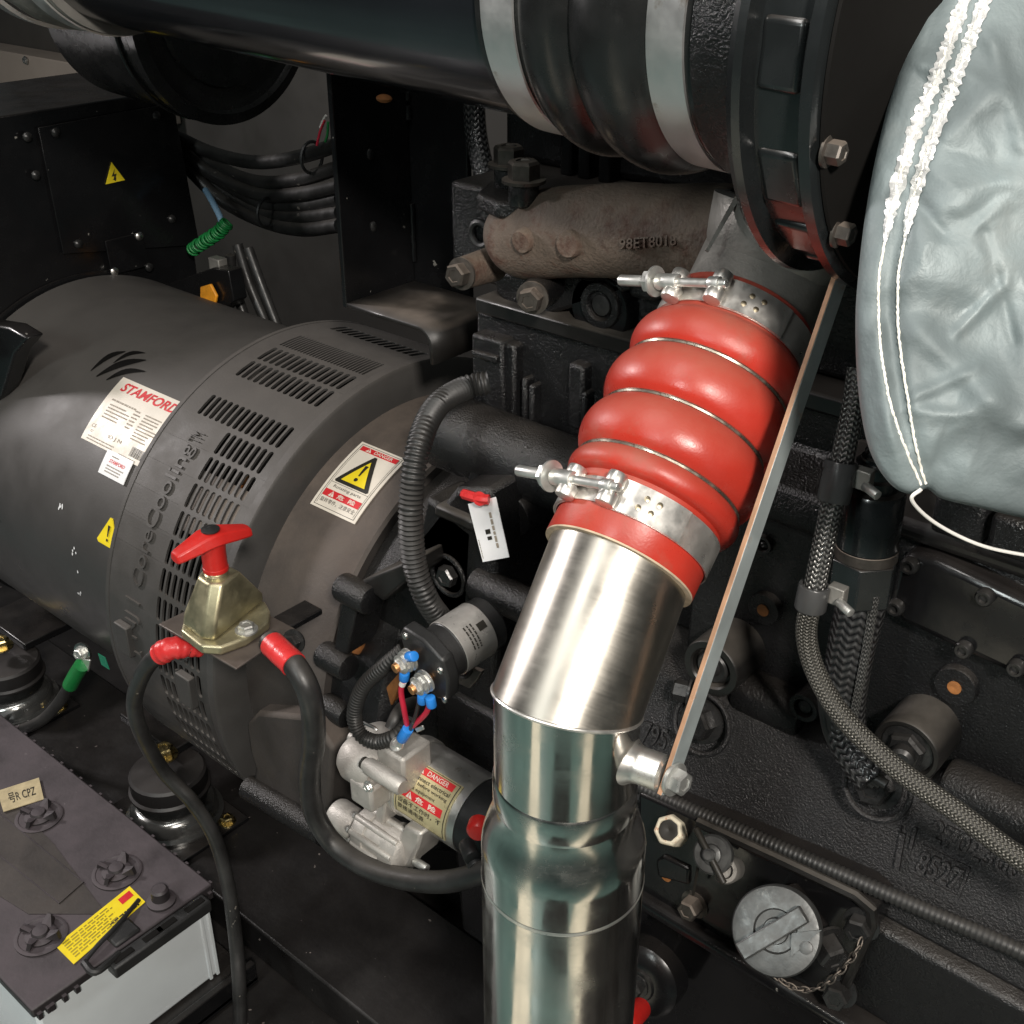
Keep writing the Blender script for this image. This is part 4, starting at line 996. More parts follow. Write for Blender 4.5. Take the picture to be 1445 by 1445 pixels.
# ================================================================== INSULATION BLANKET
bl = thing('insulation_blanket', 'crumpled silver foil insulation blanket wrapped round the turbine', 'blanket')
Db = .64
out = [(1335, -95), (1300, 0), (1278, 62), (1258, 130), (1236, 220), (1220, 310), (1210, 400), (1207, 460), (1210, 540), (1220, 610), (1236, 655), (1262, 688), (1290, 698), (1308, 690), (1330, 704), (1380, 716), (1445, 731), (1530, 742), (1600, 640), (1640, 450), (1640, 200), (1600, 0), (1500, -110), (1400, -120)]
cen = V((1440, 320, 0)); ring2 = spline([V((x, y, 0)) for x, y in out]+[V((out[0][0], out[0][1], 0))], 9)[:-1]
nb = len(ring2); NR = 64; m = MB(); vs = []; fs = []
def crumple(x, y):
    q = V((x/190., y/190., 0)); r1 = 1-abs(noise.noise(q*1.6+V((3, 1, 0))))*2; r2 = 1-abs(noise.noise(q*3.7+V((7, 2, 0))))*2; r3 = noise.noise(q*9)
    fold = 0
    for (ax_, ay_, bx_, by_, w_, h_) in ((1400, 560, 1290, 640, 26, .5), (1300, 470, 1445, 600, 22, .6), (1320, 200, 1400, 130, 20, .5), (1330, 300, 1440, 250, 25, .35), (1240, 470, 1262, 650, 14, .4), (1270, 250, 1330, 330, 10, -.3), (1340, 60, 1310, 150, 12, .5), (1350, 470, 1420, 400, 9, .35), (1290, 560, 1380, 520, 9, .35), (1390, 330, 1430, 480, 9, -.3), (1400, 60, 1445, 200, 14, .4)):
        d = V((bx_-ax_, by_-ay_)); L2 = d.dot(d); t = max(0, min(1, ((x-ax_)*d.x+(y-ay_)*d.y)/L2)); dist = math.hypot(x-ax_-d.x*t, y-ay_-d.y*t); fold += h_*math.exp(-(dist/w_)**2)
    v1_ = noise.voronoi(q*.95+V((noise.noise(q*2), noise.noise(q*2+V((9, 0, 0))), 0))*.35)[0]; v2_ = noise.voronoi(q*4.1+V((noise.noise(q*4), noise.noise(q*4+V((9, 0, 0))), 0))*.3)[0]
    cr_ = -.0125*min(.55, v1_[1]-v1_[0])-.0004*min(.4, v2_[1]-v2_[0])
    return cr_+.0070*noise.noise(q*1.1)+.0018*noise.noise(q*2.9+V((5, 5, 0)))+.0006*r2+.0003*r3+.009*fold
def seamdist(x, y):
    best = 1e9
    for a, b in zip(SEAM, SEAM[1:]):
        d = b-a; t = max(0, min(1, (V((x, y, 0))-a).dot(d)/d.dot(d))); best = min(best, (V((x, y, 0))-a-d*t).length)
    return best
SEAM = spline([V((x, y, 0)) for x, y in ((1395, -60), (1372, 10), (1335, 110), (1300, 200), (1276, 280), (1262, 345), (1254, 400), (1256, 480), (1268, 560), (1285, 630), (1305, 690))], 6)
def bpt(x, y, s):
    k = s; bul = .036*math.sqrt(max(0, 1-s**3.6)); 
    sd = seamdist(x, y); groove = -.006*math.exp(-(sd/16)**2)
    edge = min(1, (1-s)*9)
    return P(x, y, D=Db+.03-bul+(-crumple(x, y)-groove)*edge)
for k in range(NR+1):
    s = 1-(k/NR)
    s = s**.8
    for p in ring2:
        q = cen+(p-cen)*s; vs.append(bpt(q.x, q.y, s))
for k in range(NR):
    for i in range(nb): fs.append((k*nb+i, k*nb+(i+1) % nb, (k+1)*nb+(i+1) % nb, (k+1)*nb+i))
back = []
nfront = len(vs)
for k in range(1, 9):
    s = 1-k/8
    for p in ring2:
        q = cen+(p-cen)*s; vs.append(P(q.x, q.y, D=Db+.03+.14*math.sqrt(max(0, 1-s**2.2))))
def bi(k, i): return i % nb if k == 0 else nfront+(k-1)*nb+i % nb
for k in range(8):
    for i in range(nb): fs.append((bi(k, i+1), bi(k, i), bi(k+1, i), bi(k+1, i+1)))
m.add(vs, fs); obj('cover', m, FOIL, bl, ang=75)
# piping along the free edge and two rows of stitches
def on_blanket(x, y):
    d = V((x, y, 0))-cen; s = 1
    # radial position against the outline
    ang = math.atan2(d.y, d.x); best = None
    for a, b in zip(ring2, ring2[1:]+ring2[:1]):
        e = b-a; w_ = a-cen; den = d.x*e.y-d.y*e.x
        if abs(den) < 1e-9: continue
        t = (w_.x*e.y-w_.y*e.x)/den; u_ = (w_.x*d.y-w_.y*d.x)/den
        if t > 0 and -1e-6 <= u_ <= 1+1e-6: best = t if best is None else min(best, t)
    return bpt(x, y, min(1, 1/best) if best else 1)
for off in (-13, 14):
    L = resample(SEAM, 4.0); pts_ = []
    for a, b in zip(L, L[1:]):
        d = (b-a).normalized(); nn = V((-d.y, d.x, 0)); o_ = off*(1 if a.y < 560 else max(.25, 1-(a.y-560)/160)); pts_.append((a+nn*o_, nn))
    # crinkled foil tape under the stitches, on the upper run
    m = MB(); vs = []; fs = []; up_ = [q for q in pts_ if -50 < q[0].y < 345]
    for i, (q, nn) in enumerate(up_):
        hw = (9.5+random.uniform(-3, 3))*min(1, (345-q.y)/60+.15)
        for j in range(5):
            w_ = q+nn*(hw*(j/2-1)); A = on_blanket(w_.x, w_.y); lift = .0007 if j in (0, 4) else .0012+random.uniform(-.0008, .0016)
            vs.append(A+(CAM-A).normalized()*lift)
    for i in range(len(up_)-1):
        for j in range(4): k = i*5+j; fs.append((k, k+1, k+6, k+5))
    m.add(vs, fs); obj('seam_tape', m, FOILT, bl, ang=20, recalc=False)
    m = MB(); th = []
    for i, (q, nn) in enumerate(pts_):
        if q.y < -50: continue
        w_ = q+nn*(random.uniform(-.6, .6)+(1.0*math.sin(i*1.1) if q.y < 330 else 0)); A = on_blanket(w_.x, w_.y); th.append(A+(CAM-A).normalized()*((.0012 if q.y < 330 else .0003)+.0005*math.sin(i*1.6)))
    m.tube(th, lambda t, L: .00078+.0002*math.sin(L*2100), 8); obj('stitching', m, THREAD, bl, ang=70)
# lacing wire hanging from the blanket
c = spline([P(1300, 690, D=.655), P(1287, 706, D=.66), P(1320, 738, D=.68), P(1380, 768, D=.70), P(1445, 783, D=.72), P(1560, 800, D=.74)], 8)
m = MB().tube(c, .0011, 8); tag(obj('lacing_wire', m, WIREW), 'thin white wire hanging from the foil blanket corner', 'wire')
# turbine centre body, near-black for the shadow between compressor and blanket
tc_ = thing('bearing_housing', 'dark turbocharger centre housing behind the foil blanket', 'turbocharger')
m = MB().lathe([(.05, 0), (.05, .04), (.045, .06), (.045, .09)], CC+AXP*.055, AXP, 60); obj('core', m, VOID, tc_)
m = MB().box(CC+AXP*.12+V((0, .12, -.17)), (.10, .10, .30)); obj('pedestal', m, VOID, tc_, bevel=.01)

# ================================================================== STARTER MOTOR
sm = thing('starter_motor', 'cast aluminium starter motor with gold danger label and black end', 'starter motor')
Ys = .725; s0 = P(603, 1132, Y=Ys-.02); zs = s0.z+.004; Rs = .046
sx = lambda px, py: P(px, py, Y=Ys-.03).x
xa, xb, xc, xd, xe = sx(553, 1108), sx(566, 1112), sx(640, 1150), sx(652, 1156), sx(700, 1180)
m = MB().lathe([(.02, xa), (Rs+.001, xa), (Rs+.002, xa+.003), (Rs+.002, xb), (Rs, xb+.001), (Rs, xd), (.02, xd)], (0, Ys, zs), (1, 0, 0), 56); yoke = obj('yoke', m, STAIN2, sm)
m = MB().lathe([(.02, xd+.0005), (Rs-.001, xd+.0005), (Rs-.001, xe-.004), (Rs-.006, xe), (.01, xe)], (0, Ys, zs), (1, 0, 0), 56); obj('end_cover', m, BLKP, sm)
a_ = lambda x, d, R: V((x, Ys-R*math.cos(math.radians(d)), zs+R*math.sin(math.radians(d))))
fn = lambda u, v, h: a_(xb+.006+(xc-xb-.004)*u, -12+84*v, Rs+.0005+h)
lb = sheet('danger_label', fn, sm, M('gold_label', (.60, .52, .30), .35, .4, var=.06, vs=40), nu=4, nv=14)
mk = MB()
danger_mark(lb, fn, .0017, .83, .95, 'DANGER', .012); danger_mark(lb, fn, .0017, .38, .52, '\u5371  \u9669', .02)
pr_text(mk, fn, 'Disconnect electrical', .08, .73, .90, .80, .0017, .012); pr_text(mk, fn, 'supply before working', .08, .635, .90, .705, .0017, .012); pr_text(mk, fn, 'on this equipment', .08, .54, .72, .61, .0017, .012)
pr_text(mk, fn, '\u8bbe\u5907\u4e0d\u5de5\u4f5c\u65f6\uff0c\u4e0d', .08, .25, .92, .345, .0017, .01); pr_text(mk, fn, '\u8981\u63a5\u901a\u7535\u6e90', .08, .13, .60, .225, .0017, .01)
for a in ((.03, .02, .045, .98), (.955, .02, .97, .98), (.03, .02, .97, .03), (.03, .97, .97, .98)): pr_rect(mk, fn, *a, .0016, 6)
obj('black_print', mk, BLKI, lb)
# drive housing: big lobe, bore cylinder, terminal block, foot
xn = sx(487, 1080)
m = MB().lathe([(.02, xn), (Rs*.62, xn), (Rs*.80, xn+.012), (Rs*.88, xn+.03), (Rs*.98, xa-.001), (.02, xa-.0005)], (0, Ys, zs-.004), (1, 0, 0), 48); obj('drive_housing', m, ALU, sm)
c = P(512, 1072, Y=Ys-.045); m = MB().lathe([(.012, -.02), (.024, -.018), (.029, -.008), (.029, .02), (.024, .032), (.01, .034)], c, (1, 0, 0), 36); obj('lobe', m, ALU, sm)
c = P(516, 1078, Y=Ys-.07); m = MB().lathe([(.0075, 0), (.0075, .004), (.0095, .005), (.010, .012), (.010, .055), (.008, .058)], c, (1, 0, 0), 28); obj('bore_tube', m, ALU, sm)
m = MB().lathe([(.007, 0), (.007, .003), (.003, .004)], c-V((.004, 0, 0)), (1, 0, 0), 16); obj('bore_shade', m, BLKI, sm)  # black disc paints the darkness inside the bore
b = P(571, 1068, Y=Ys-.03); m = MB().box(b+V((0, 0, -.004)), (.042, .045, .05)); tbk = obj('terminal_block', m, ALU, sm, bevel=.004)
bolt(P(561, 1050, Y=Ys-.05)+V((0, 0, 0)), (0, -.5, .85), .0065, .005, ZINC, tbk, 'screw')
b = P(524, 1112, Y=Ys-.058); m = MB().box(b, (.036, .034, .034)); tb2 = obj('terminal_block', m, ALU, sm, bevel=.004)
bolt(P(521, 1110, Y=Ys-.076), (0, -1, .1), .005, .005, ZINC, tb2, 'screw')
for px, py, r, L in ((480, 1150, .020, .035), (484, 1172, .020, .035), (505, 1185, .012, .05)):
    c = P(px, py, Y=Ys-.035); m = MB().rcyl(c-V((.008, 0, 0)), c+V((L, 0, 0)), r, .005); obj('lobe', m, ALU, sm)
c = P(515, 1163, Y=Ys-.045); m = MB().lathe([(.012, 0), (.024, 0), (.027, .004), (.027, .020), (.025, .021), (.025, .048), (.0275, .049), (.0275, .072), (.023, .076), (.01, .077)], c, (1, 0, 0), 32); sl_ = obj('solenoid', m, ALU, sm)
for an in (-60, -20, 20, 60, 100):
    d_ = V((0, -math.cos(math.radians(an)), math.sin(math.radians(an)))); m = MB().rcyl(c+d_*.026+V((.002, 0, 0)), c+d_*.026+V((.070, 0, 0)), .0042, .001, 12); obj('tie_rib', m, ALU, sl_)
    bolt(c+d_*.026+V((.0015, 0, 0)), (-1, 0, 0), .0042, .004, ZINC, sl_, 'screw', washer=False)
c3 = V((xn+.004, Ys, zs-.004))
for an in (-70, -25, 15, 55):
    d_ = V((0, -math.cos(math.radians(an)), math.sin(math.radians(an)))); m = MB().rcyl(c3+d_*.036, c3+d_*.036+V((.045, 0, 0)), .0085, .003, 16); obj('housing_lug', m, ALU, sm)
m = MB().prism([P(536, 1090, Y=Ys-.05), P(548, 1092, Y=Ys-.05), P(540, 1165, Y=Ys-.05), P(528, 1160, Y=Ys-.05)], (0, .03, 0)); obj('flange_edge', m, ALU, sm, bevel=.003)
pts = [P(556, 1195, Y=Ys-.055), P(570, 1165, Y=Ys-.055), P(594, 1178, Y=Ys-.055), P(590, 1195, Y=Ys-.055), P(576, 1225, Y=Ys-.055), P(556, 1215, Y=Ys-.055)]
m = MB().prism(pts, (0, .05, 0)); obj('foot', m, ALU, sm, bevel=.004)
m = MB().rcyl(P(585, 1215, Y=Ys-.05), P(603, 1226, Y=Ys-.05), .005, .001); obj('stud', m, ZINC, sm)
c = P(676, 1166, Y=Ys-.05); m = MB().lathe([(.012, -.004), (.012, .008), (.009, .012), (.003, .013)], c, (.5, -.8, .1), 24); obj('red_cap', m, REDP, sm)
for px, py in ((658, 1190), (664, 1204)):
    c = P(px, py, Y=Ys-.055); m = MB().rcyl(c, c+V((.02, -.012, 0)), .009, .002); obj('terminal_boot', m, BLKP, sm)
m = MB().box(P(596, 1083, Y=.80), (.05, .03, .05)); obj('mount_web', m, CAST, sm, bevel=.006)

# ================================================================== STARTER RELAY
rl = thing('starter_relay', 'silver relay canister with black base and coloured crimp terminals', 'relay')
rb = P(598, 938, Y=.66); ra_ = V((.10, .95, .12)).normalized(); Rr = .0285
m = MB().lathe([(.01, .016), (Rr, .016), (Rr, .030), (Rr+.0008, .031), (Rr+.0008, .072), (Rr, .073), (Rr, .086), (Rr-.004, .090), (.006, .091)], rb, ra_, 44); obj('canister', m, BLKP, rl)
m = MB().lathe([(Rr+.001, .0315), (Rr+.0016, .032), (Rr+.0016, .0715), (Rr+.001, .072)], rb, ra_, 44); m.f = [f for f in m.f if len(f) == 4]; sl = obj('label_sleeve', m, M('silver_label', (.50, .48, .45), .35, .6, var=.1, vs=40), rl)
q_ = ra_.to_track_quat('Z', 'Y').to_matrix()
tocam = (CAM-rb); tocam = (tocam-ra_*tocam.dot(ra_)).normalized(); sidev = ra_.cross(tocam)
fn = lambda u, v, h: rb+ra_*(.034+.036*v)+(tocam*math.cos((u-.5)*1.9)+sidev*math.sin((u-.5)*1.9)*(1 if sidev.dot(RT) > 0 else -1))*(Rr+.0018+h)
m = MB(); pr_lines(m, fn, .35, .2, .95, .55, 3, .0004, .9, 3); pr_rect(m, fn, .42, .62, .56, .9, .0004, 2); obj('small_print', m, BLKI, sl)
u_ = (RT-ra_*RT.dot(ra_)).normalized(); w_ = ra_.cross(u_)
if w_.z < 0: w_ = -w_
def rp_(x, y, z=0): return rb+u_*x+w_*y+ra_*z
pts = [rp_(*p) for p in ((-.036, .018), (-.030, .030), (.0, .034), (.028, .026), (.036, .004), (.034, -.024), (.018, -.036), (-.012, -.030), (-.030, -.010))]
m = MB().prism(pts, ra_*.016); obj('base', m, BLKP, rl, bevel=.003)
for x, y in ((-.026, .021), (.026, .012), (.030, -.026)):
    m = MB().lathe([(.004, 0), (.0035, .002), (.001, .0028)], rp_(x, y), -ra_, 14); obj('rivet', m, SILV, rl)
for x, y in ((-.014, .002), (.010, -.010)):
    p = rp_(x, y); m = MB().rcyl(p, p-ra_*.026, .005, .0008, 16); st = obj('stud', m, COPPER, rl)
    for z, r in ((.006, .009), (.011, .0085), (.017, .0075)): bolt(p-ra_*z, -ra_, r, .005, ZINC, st, 'nut', spin=z*60)
for x, y, dx, dy, mt in ((-.008, .014, .010, .008, BLUE), (-.016, -.014, -.002, -.012, BLUE), (.010, -.026, -.001, -.012, BLUE), (.022, -.020, .002, -.012, BLUE)):
    p = rp_(x, y, -.012); m = MB().rcyl(p, p+u_*dx+w_*dy, .0052, .001, 14); obj('crimp', m, mt, rl)
# wires from the terminals to the starter
W1 = [rp_(-.018, -.026, -.012), P(566, 975, Y=.655), P(570, 1000, Y=.66), P(574, 1022, Y=.67)]
W2 = [rp_(.024, -.032, -.012), P(607, 985, Y=.655), P(602, 1005, Y=.66), P(583, 1024, Y=.67)]
W3 = [rp_(.008, -.036, -.010), P(592, 985, Y=.66), P(588, 1005, Y=.66), P(579, 1030, Y=.67)]
for c, mt, nm in ((W1, WIRER, 'red wire with pale sleeve running from the relay down to the starter'), (W2, WIRER, 'red wire with pale sleeve running from the relay down to the starter'), (W3, CABLE, 'thin dark wire hanging between the two red wires')):
    k = thing('relay_wire', nm, 'wire', 'wires under the starter relay'); m = MB().tube(spline(c, 6), .0030 if mt is WIRER else .0022, 10); obj('jacket', m, mt, k)
    if mt is WIRER:
        s = spline(c, 6); m = MB().tube(s[1:4], .0036, 10); obj('sleeve', m, WIREW, k)
cr = thing('wire_lug', 'blue crimp lug screwed to the starter terminal block', 'terminal')
m = MB().rcyl(P(567, 1043, Y=.668), P(576, 1028, Y=.668), .0062, .001, 16); obj('crimp', m, BLUE, cr)
m = MB().prism([P(562, 1046, Y=.669), P(568, 1050, Y=.669), P(566, 1056, Y=.669), P(558, 1054, Y=.669)], (0, .002, 0)); obj('tongue', m, ZINC, cr)
m = MB().prism([P(585, 1028, Y=.672), P(596, 1024, Y=.672), P(598, 1030, Y=.672), P(588, 1034, Y=.672)], (0, .002, 0)); obj('spare_tongue', m, ZINC, cr, bevel=.0006)
# relay foot
rf = MB().prism([P(633, 958, Y=.74), P(655, 940, Y=.74), P(680, 948, Y=.74), P(672, 962, Y=.74), P(662, 972, Y=.74)], (0, .006, 0)); o = obj('foot_tab', rf, BOLT, rl, bevel=.001)
bolt(P(656, 945, Y=.738), (0, -.7, .7), .0075, .012, BOLTK, rl, 'bolt')

# ================================================================== CORRUGATED CONDUITS
def conduit(name, pts, r, pitch, label, am=.09):
    c = resample(spline(pts, 40), pitch/4); m = MB()
    m.tube(c, lambda t, L: r*(1-am+am*math.copysign(abs(math.cos(math.pi*L/pitch*2))**.6, math.cos(math.pi*L/pitch*2)) ), 16)
    return tag(obj(name, m, CONDU, ang=80), label, 'conduit')
conduit('corrugated_conduit', [P(690, 540, Y=.86), P(655, 548, Y=.84), P(615, 575, Y=.79), P(590, 632, Y=.74), P(580, 710, Y=.72), P(584, 790, Y=.715), P(602, 845, Y=.72), P(625, 878, Y=.74), P(640, 905, Y=.77)], .0132, .0052, 'thick black corrugated conduit looping down beside the danger label')
conduit('corrugated_conduit', [P(572, 915, Y=.70), P(545, 938, Y=.685), P(512, 970, Y=.675), P(500, 1008, Y=.67), P(509, 1036, Y=.67), P(532, 1047, Y=.675), P(560, 1038, Y=.685), P(580, 1018, Y=.71)], .0090, .0042, 'thin black corrugated conduit looping under the starter relay')
zc1 = P(920, 1118, Y=.79); zc2 = P(1445, 1345, Y=.79)
conduit('corrugated_conduit', [V((zc1.x-.06, .792, zc1.z+.002)), zc1, P(1150, 1217, Y=.788), P(1300, 1282, Y=.788), zc2, V((zc2.x+.1, .79, zc2.z))], .0076, .0050, 'straight black corrugated conduit lying along the lower engine block')
m = MB().tube(spline([P(552, 1028, Y=.70), P(560, 1010, Y=.71), P(570, 998, Y=.73), P(585, 992, Y=.75)], 6), .008, 12); tag(obj('black_cable', m, CABLE), 'short black cable tucked inside the small conduit loop', 'cable')
m = MB().tube([P(513, 1020, Y=.71), P(528, 1027, Y=.71), P(532, 1031, Y=.71)], .0022, 8); tag(obj('wire_clip', m, SILV), 'bright wire clip inside the small conduit loop', 'clip')

# ================================================================== BATTERY ISOLATOR
iso = thing('isolator_switch', 'gold battery isolator switch with red T handle on a dark plate', 'switch')
ZP = 1.02
px_ = [V((-.993, .563, ZP)), V((-.862, .567, ZP)), V((-.872, .655, ZP)), V((-.99, .652, ZP))]
m = MB().prism(px_, (0, 0, -.003)); obj('mount_plate', m, M('plate_grey', (.085, .072, .066), .42, .5, var=.2, vs=30, dust=.5), iso, bevel=.0012)
m = MB().box((-.90, .675, ZP-.009), (.03, .06, .008)); obj('plate_arm', m, PAINT, iso, bevel=.002)
bolt(P(415, 905, Y=.64), (.3, -.9, .3), .010, .012, BOLTK, iso)
ctr = V((-.918, .615, 0))
fl = [P(x, y, Z=ZP+.010) for x, y in ((255, 891), (260, 873), (330, 842), (374, 849), (381, 862), (379, 879), (347, 902), (311, 915), (283, 913))]
fl = [V((p.x, p.y, ZP+.0005)) for p in fl]
m = MB().prism(fl, (0, 0, .011)); fo = obj('flange', m, GOLD, iso, bevel=.003, seg=3)
def zpoly(lst, z): return [P(x, y, Z=z) for x, y in lst]
lo = zpoly([(258, 882), (262, 868), (330, 838), (373, 847), (303, 905), (284, 903)], ZP+.0118)
hi0 = zpoly([(259, 870), (263, 856), (331, 827), (372, 837), (303, 891), (285, 890)], ZP+.024)
hi = zpoly([(279, 813), (287, 803), (322, 797), (338, 806), (314, 825), (295, 824)], ZP+.068)
m = MB(); n = 6; vs = [*lo, *hi0, *hi]; fs = []
for k in range(2):
    for i in range(n): fs.append((k*n+i, k*n+(i+1) % n, (k+1)*n+(i+1) % n, (k+1)*n+i))
fs += [tuple(range(n))[::-1], tuple(2*n+i for i in range(n))]
m.add(vs, fs); obj('body', m, GOLD, iso, bevel=.0032, seg=3, ang=30)
bolt(P(348, 889, Z=ZP+.0118), (0, 0, 1), .0092, .008, ZINC, iso, 'bolt')
tp = sum(hi, V((0, 0, 0)))/6
m = MB().lathe([(.0125, 0), (.0125, .003), (.0112, .004), (.0118, .005), (.0112, .006), (.0118, .007), (.0105, .012)], tp, (0, 0, 1), 28); obj('neck', m, GOLD, iso)
m = MB().lathe([(.0125, .006), (.0135, .007), (.0135, .011), (.013, .0115), (.013, .030), (.0142, .042), (.012, .044)], tp, (0, 0, 1), 32); obj('handle_stem', m, REDP, iso)
hz = tp+V((0, 0, .043)); hd_ = V((.12, 1, 0)).normalized(); sd_ = V((hd_.y, -hd_.x, 0))
m = MB(); vs = []; fs = []
prof_ = [(-.044, .0085, .011, -.005), (-.040, .0105, .013, -.004), (-.022, .0140, .016, .000), (-.010, .0165, .017, .003), (0, .0170, .017, .0035), (.010, .0165, .017, .003), (.022, .0140, .016, .000), (.040, .0105, .013, -.004), (.044, .0085, .011, -.005)]
for t, w, th, z in prof_:
    for s1, s2 in ((-1, -.5), (-.75, .8), (0, 1), (.75, .8), (1, -.5), (.5, -1), (-.5, -1)): vs.append(hz+hd_*t+sd_*(w*s1)+V((0, 0, z+th*.5*s2)))
k = 7
for i in range(len(prof_)-1):
    for j in range(k): fs.append((i*k+j, i*k+(j+1) % k, (i+1)*k+(j+1) % k, (i+1)*k+j))
fs += [tuple(range(k)), tuple((len(prof_)-1)*k+j for j in range(k))]
m.add(vs, fs); obj('t_handle', m, REDP, iso, bevel=.0015)
m = MB().lathe([(.0098, 0), (.0098, .0014), (.008, .002), (0, .002)], hz+V((0, 0, .0118)), (0, 0, 1), 24); obj('handle_cap', m, BLKP, iso)

# ================================================================== BATTERY CABLES
k1 = thing('battery_cable', 'thick black cable hanging from red tape on the isolator down past the battery', 'cable')
c = [P(286, 921, Y=.60), P(262, 914, Y=.585), P(236, 917, Y=.57), P(208, 940, Y=.56), P(190, 985, Y=.56), P(198, 1030, Y=.57), P(228, 1085, Y=.60), P(270, 1130, Y=.62), P(302, 1180, Y=.63), P(322, 1250, Y=.63), P(333, 1330, Y=.62), P(338, 1400, Y=.60), P(340, 1500, Y=.58)]
cs_ = spline(c, 8); m = MB().tube(cs_[6:], .0098, 16); obj('jacket', m, CABLE, k1)
m = MB().tube(resample(cs_[0:20], .0012), lambda t, L: .0045+.0085*math.sin(min(1, t*1.7)*1.57)+.0004*math.sin(L*700)+.0004*math.sin(L*310), 18); obj('red_tape', m, REDT, k1)
k2 = thing('battery_cable', 'thick black cable looping from red sleeve on the isolator to the starter', 'cable')
c = [P(380, 905, Y=.60), P(398, 922, Y=.595), P(420, 945, Y=.59), P(438, 985, Y=.59), P(443, 1040, Y=.60), P(437, 1095, Y=.615), P(443, 1145, Y=.63), P(470, 1190, Y=.64), P(515, 1222, Y=.645), P(570, 1240, Y=.65), P(630, 1244, Y=.655), P(690, 1228, Y=.66), P(740, 1200, Y=.68)]
cs_ = spline(c, 8); m = MB().tube(cs_, .0124, 18); obj('jacket', m, CABLE, k2)
m = MB().tube(cs_[2:15], .0136, 18); obj('red_sleeve', m, REDT, k2)

# ================================================================== BATTERY
bt = thing('battery', 'large lead acid battery with white case, dusty black lid and yellow label', 'battery')
ZB = .48; bx1 = -1.113; bx0 = -1.72; by1 = .645; by0 = P(30, 1412, Z=ZB).y
m = MB().box(((bx0+bx1)/2, (by0+by1)/2, .382), (bx1-bx0-.012, by1-by0-.012, .164)); cs2 = obj('case', m, BATW, bt, bevel=.006)
for y in (by1-.012, by1-.024):
    m = MB().box((bx1-.006, y, .378), (.004, .006, .155)); obj('case_rib', m, BATW, cs2, bevel=.0015)
m = MB().box(((bx0+bx1)/2, (by0+by1)/2, .472), (bx1-bx0, by1-by0, .016)); ld = obj('lid', m, LID, bt, bevel=.003)
n = 0
for i in range(34):
    x = bx1-.012-i*.0165
    for y in (by0+.001, by1-.001):
        pass
m0 = MB().box((0, 0, 0), (.008, .006, .010)); t_ = obj('rim_tooth', m0, LID, bevel=.001)
for i in range(16):
    y = by0+.008+(by1-by0-.016)*i/15
    if .2 < i/15 < .86: continue
    inst(t_, 'rim_tooth', Matrix.Translation((bx1+.001, y, .466)), ld)
for i in range(20):
    inst(t_, 'rim_tooth', Matrix.Translation((bx1-.01-i*.028, by1+.0005, .470)) @ Matrix.Rotation(1.57, 4, 'Z'), ld)
t_.location = (bx1+.001, by0+.02, .466); kid(t_, ld)
def lidp(px, py, h=.0): q = P(px, py, Z=ZB+h); return q
# cell caps: four-lobed star in a round well
for px, py in ((165, 1230), (58, 1320), (55, 1152)):
    c = lidp(px, py, .002); cp = thing; m = MB()
    m.lathe([(.035, -.002), (.035, .0003), (.033, .0012), (.030, .0012), (.029, .0003)], c, (0, 0, 1), 36); wl = obj('cap_rim', m, LID, ld)
    m = MB().lathe([(.021, -.001), (.021, .003), (.018, .005), (.012, .006), (.010, .010), (.002, .011)], c, (0, 0, 1), 28); cpo = obj('cell_cap', m, LID, ld)
    for a in range(4):
        an = math.radians(25+90*a); d = V((math.cos(an), math.sin(an), 0)); q = d.cross(V((0, 0, 1)))
        m = MB().prism([c+d*.010+q*.010+V((0, 0, .004)), c+d*.030+q*.002+V((0, 0, .003)), c+d*.026+V((0, 0, .013)), c+d*.012-q*.0+V((0, 0, .008))], q*-.006); obj('cap_wing', m, LID, cpo)
# flat labels
q4 = [lidp(183, 1251, .001), lidp(205, 1273, .001), lidp(104, 1361, .001), lidp(78, 1335, .001)]
fn = bil(q4[3], q4[0], q4[1], q4[2], (0, 0, 1)); yl = sheet('yellow_label', fn, ld, YEL, .0008, 3, 2)
m = MB(); pr_lines(m, fn, .06, .12, .78, .92, 7, .0012, .95, 12); obj('small_print', m, M('olive_ink', (.30, .22, .02), .6), yl)
m = MB(); pr_rect(m, fn, .80, .55, .96, .85, .0012, 2); obj('red_print', m, REDI, yl)
m = MB(); pr_lines(m, fn, .55, .02, .97, .3, 2, .0012, .9, 13); obj('black_print', m, BLKI, yl)
fn = bil(lidp(-4, 1117, .0035), lidp(55, 1098, .0035), lidp(62, 1128, .0035), lidp(5, 1146, .0035), (0, 0, 1)); tl = sheet('tan_label', fn, ld, TANP, .0012, 3, 2)
m = MB(); pr_text(m, fn, '\u53f7R CPZ', .2, .25, .85, .72, .0016, .01); obj('black_print', m, BLKI, tl)
# dark recessed panel, terminal post, carrying handle
pn = [lidp(-40, 1130, .0006), lidp(20, 1135, .0006), lidp(75, 1190, .0006), lidp(150, 1290, .0006), lidp(40, 1290, .0006), lidp(-40, 1240, .0006)]
m = MB().prism(pn, (0, 0, .0006)); lpn = obj('lid_panel', m, M('lid_dark', (.022, .02, .02), .5, var=.4, bump=.15, bs=150, dust=.2), ld)
m = MB().tube([lidp(-10, 1140, .0018), lidp(118, 1245, .0018), lidp(84, 1275, .0018), lidp(-10, 1200, .0018)], .0010, 6); obj('panel_line', m, LID, ld)
c = lidp(228, 1272, .0); m = MB().lathe([(.020, -.001), (.020, .004), (.013, .008), (.012, .022), (.009, .025)], c, (0, 0, 1), 28); obj('terminal_post', m, LID, ld)
ya, yb = P(165, 1385, X=bx1).y, P(275, 1262, X=bx1).y
hm = MB().box((bx1+.013, (ya+yb)/2, .470), (.022, abs(yb-ya)+.02, .020)); hb = obj('handle_bar', hm, BLKP, bt, bevel=.003)
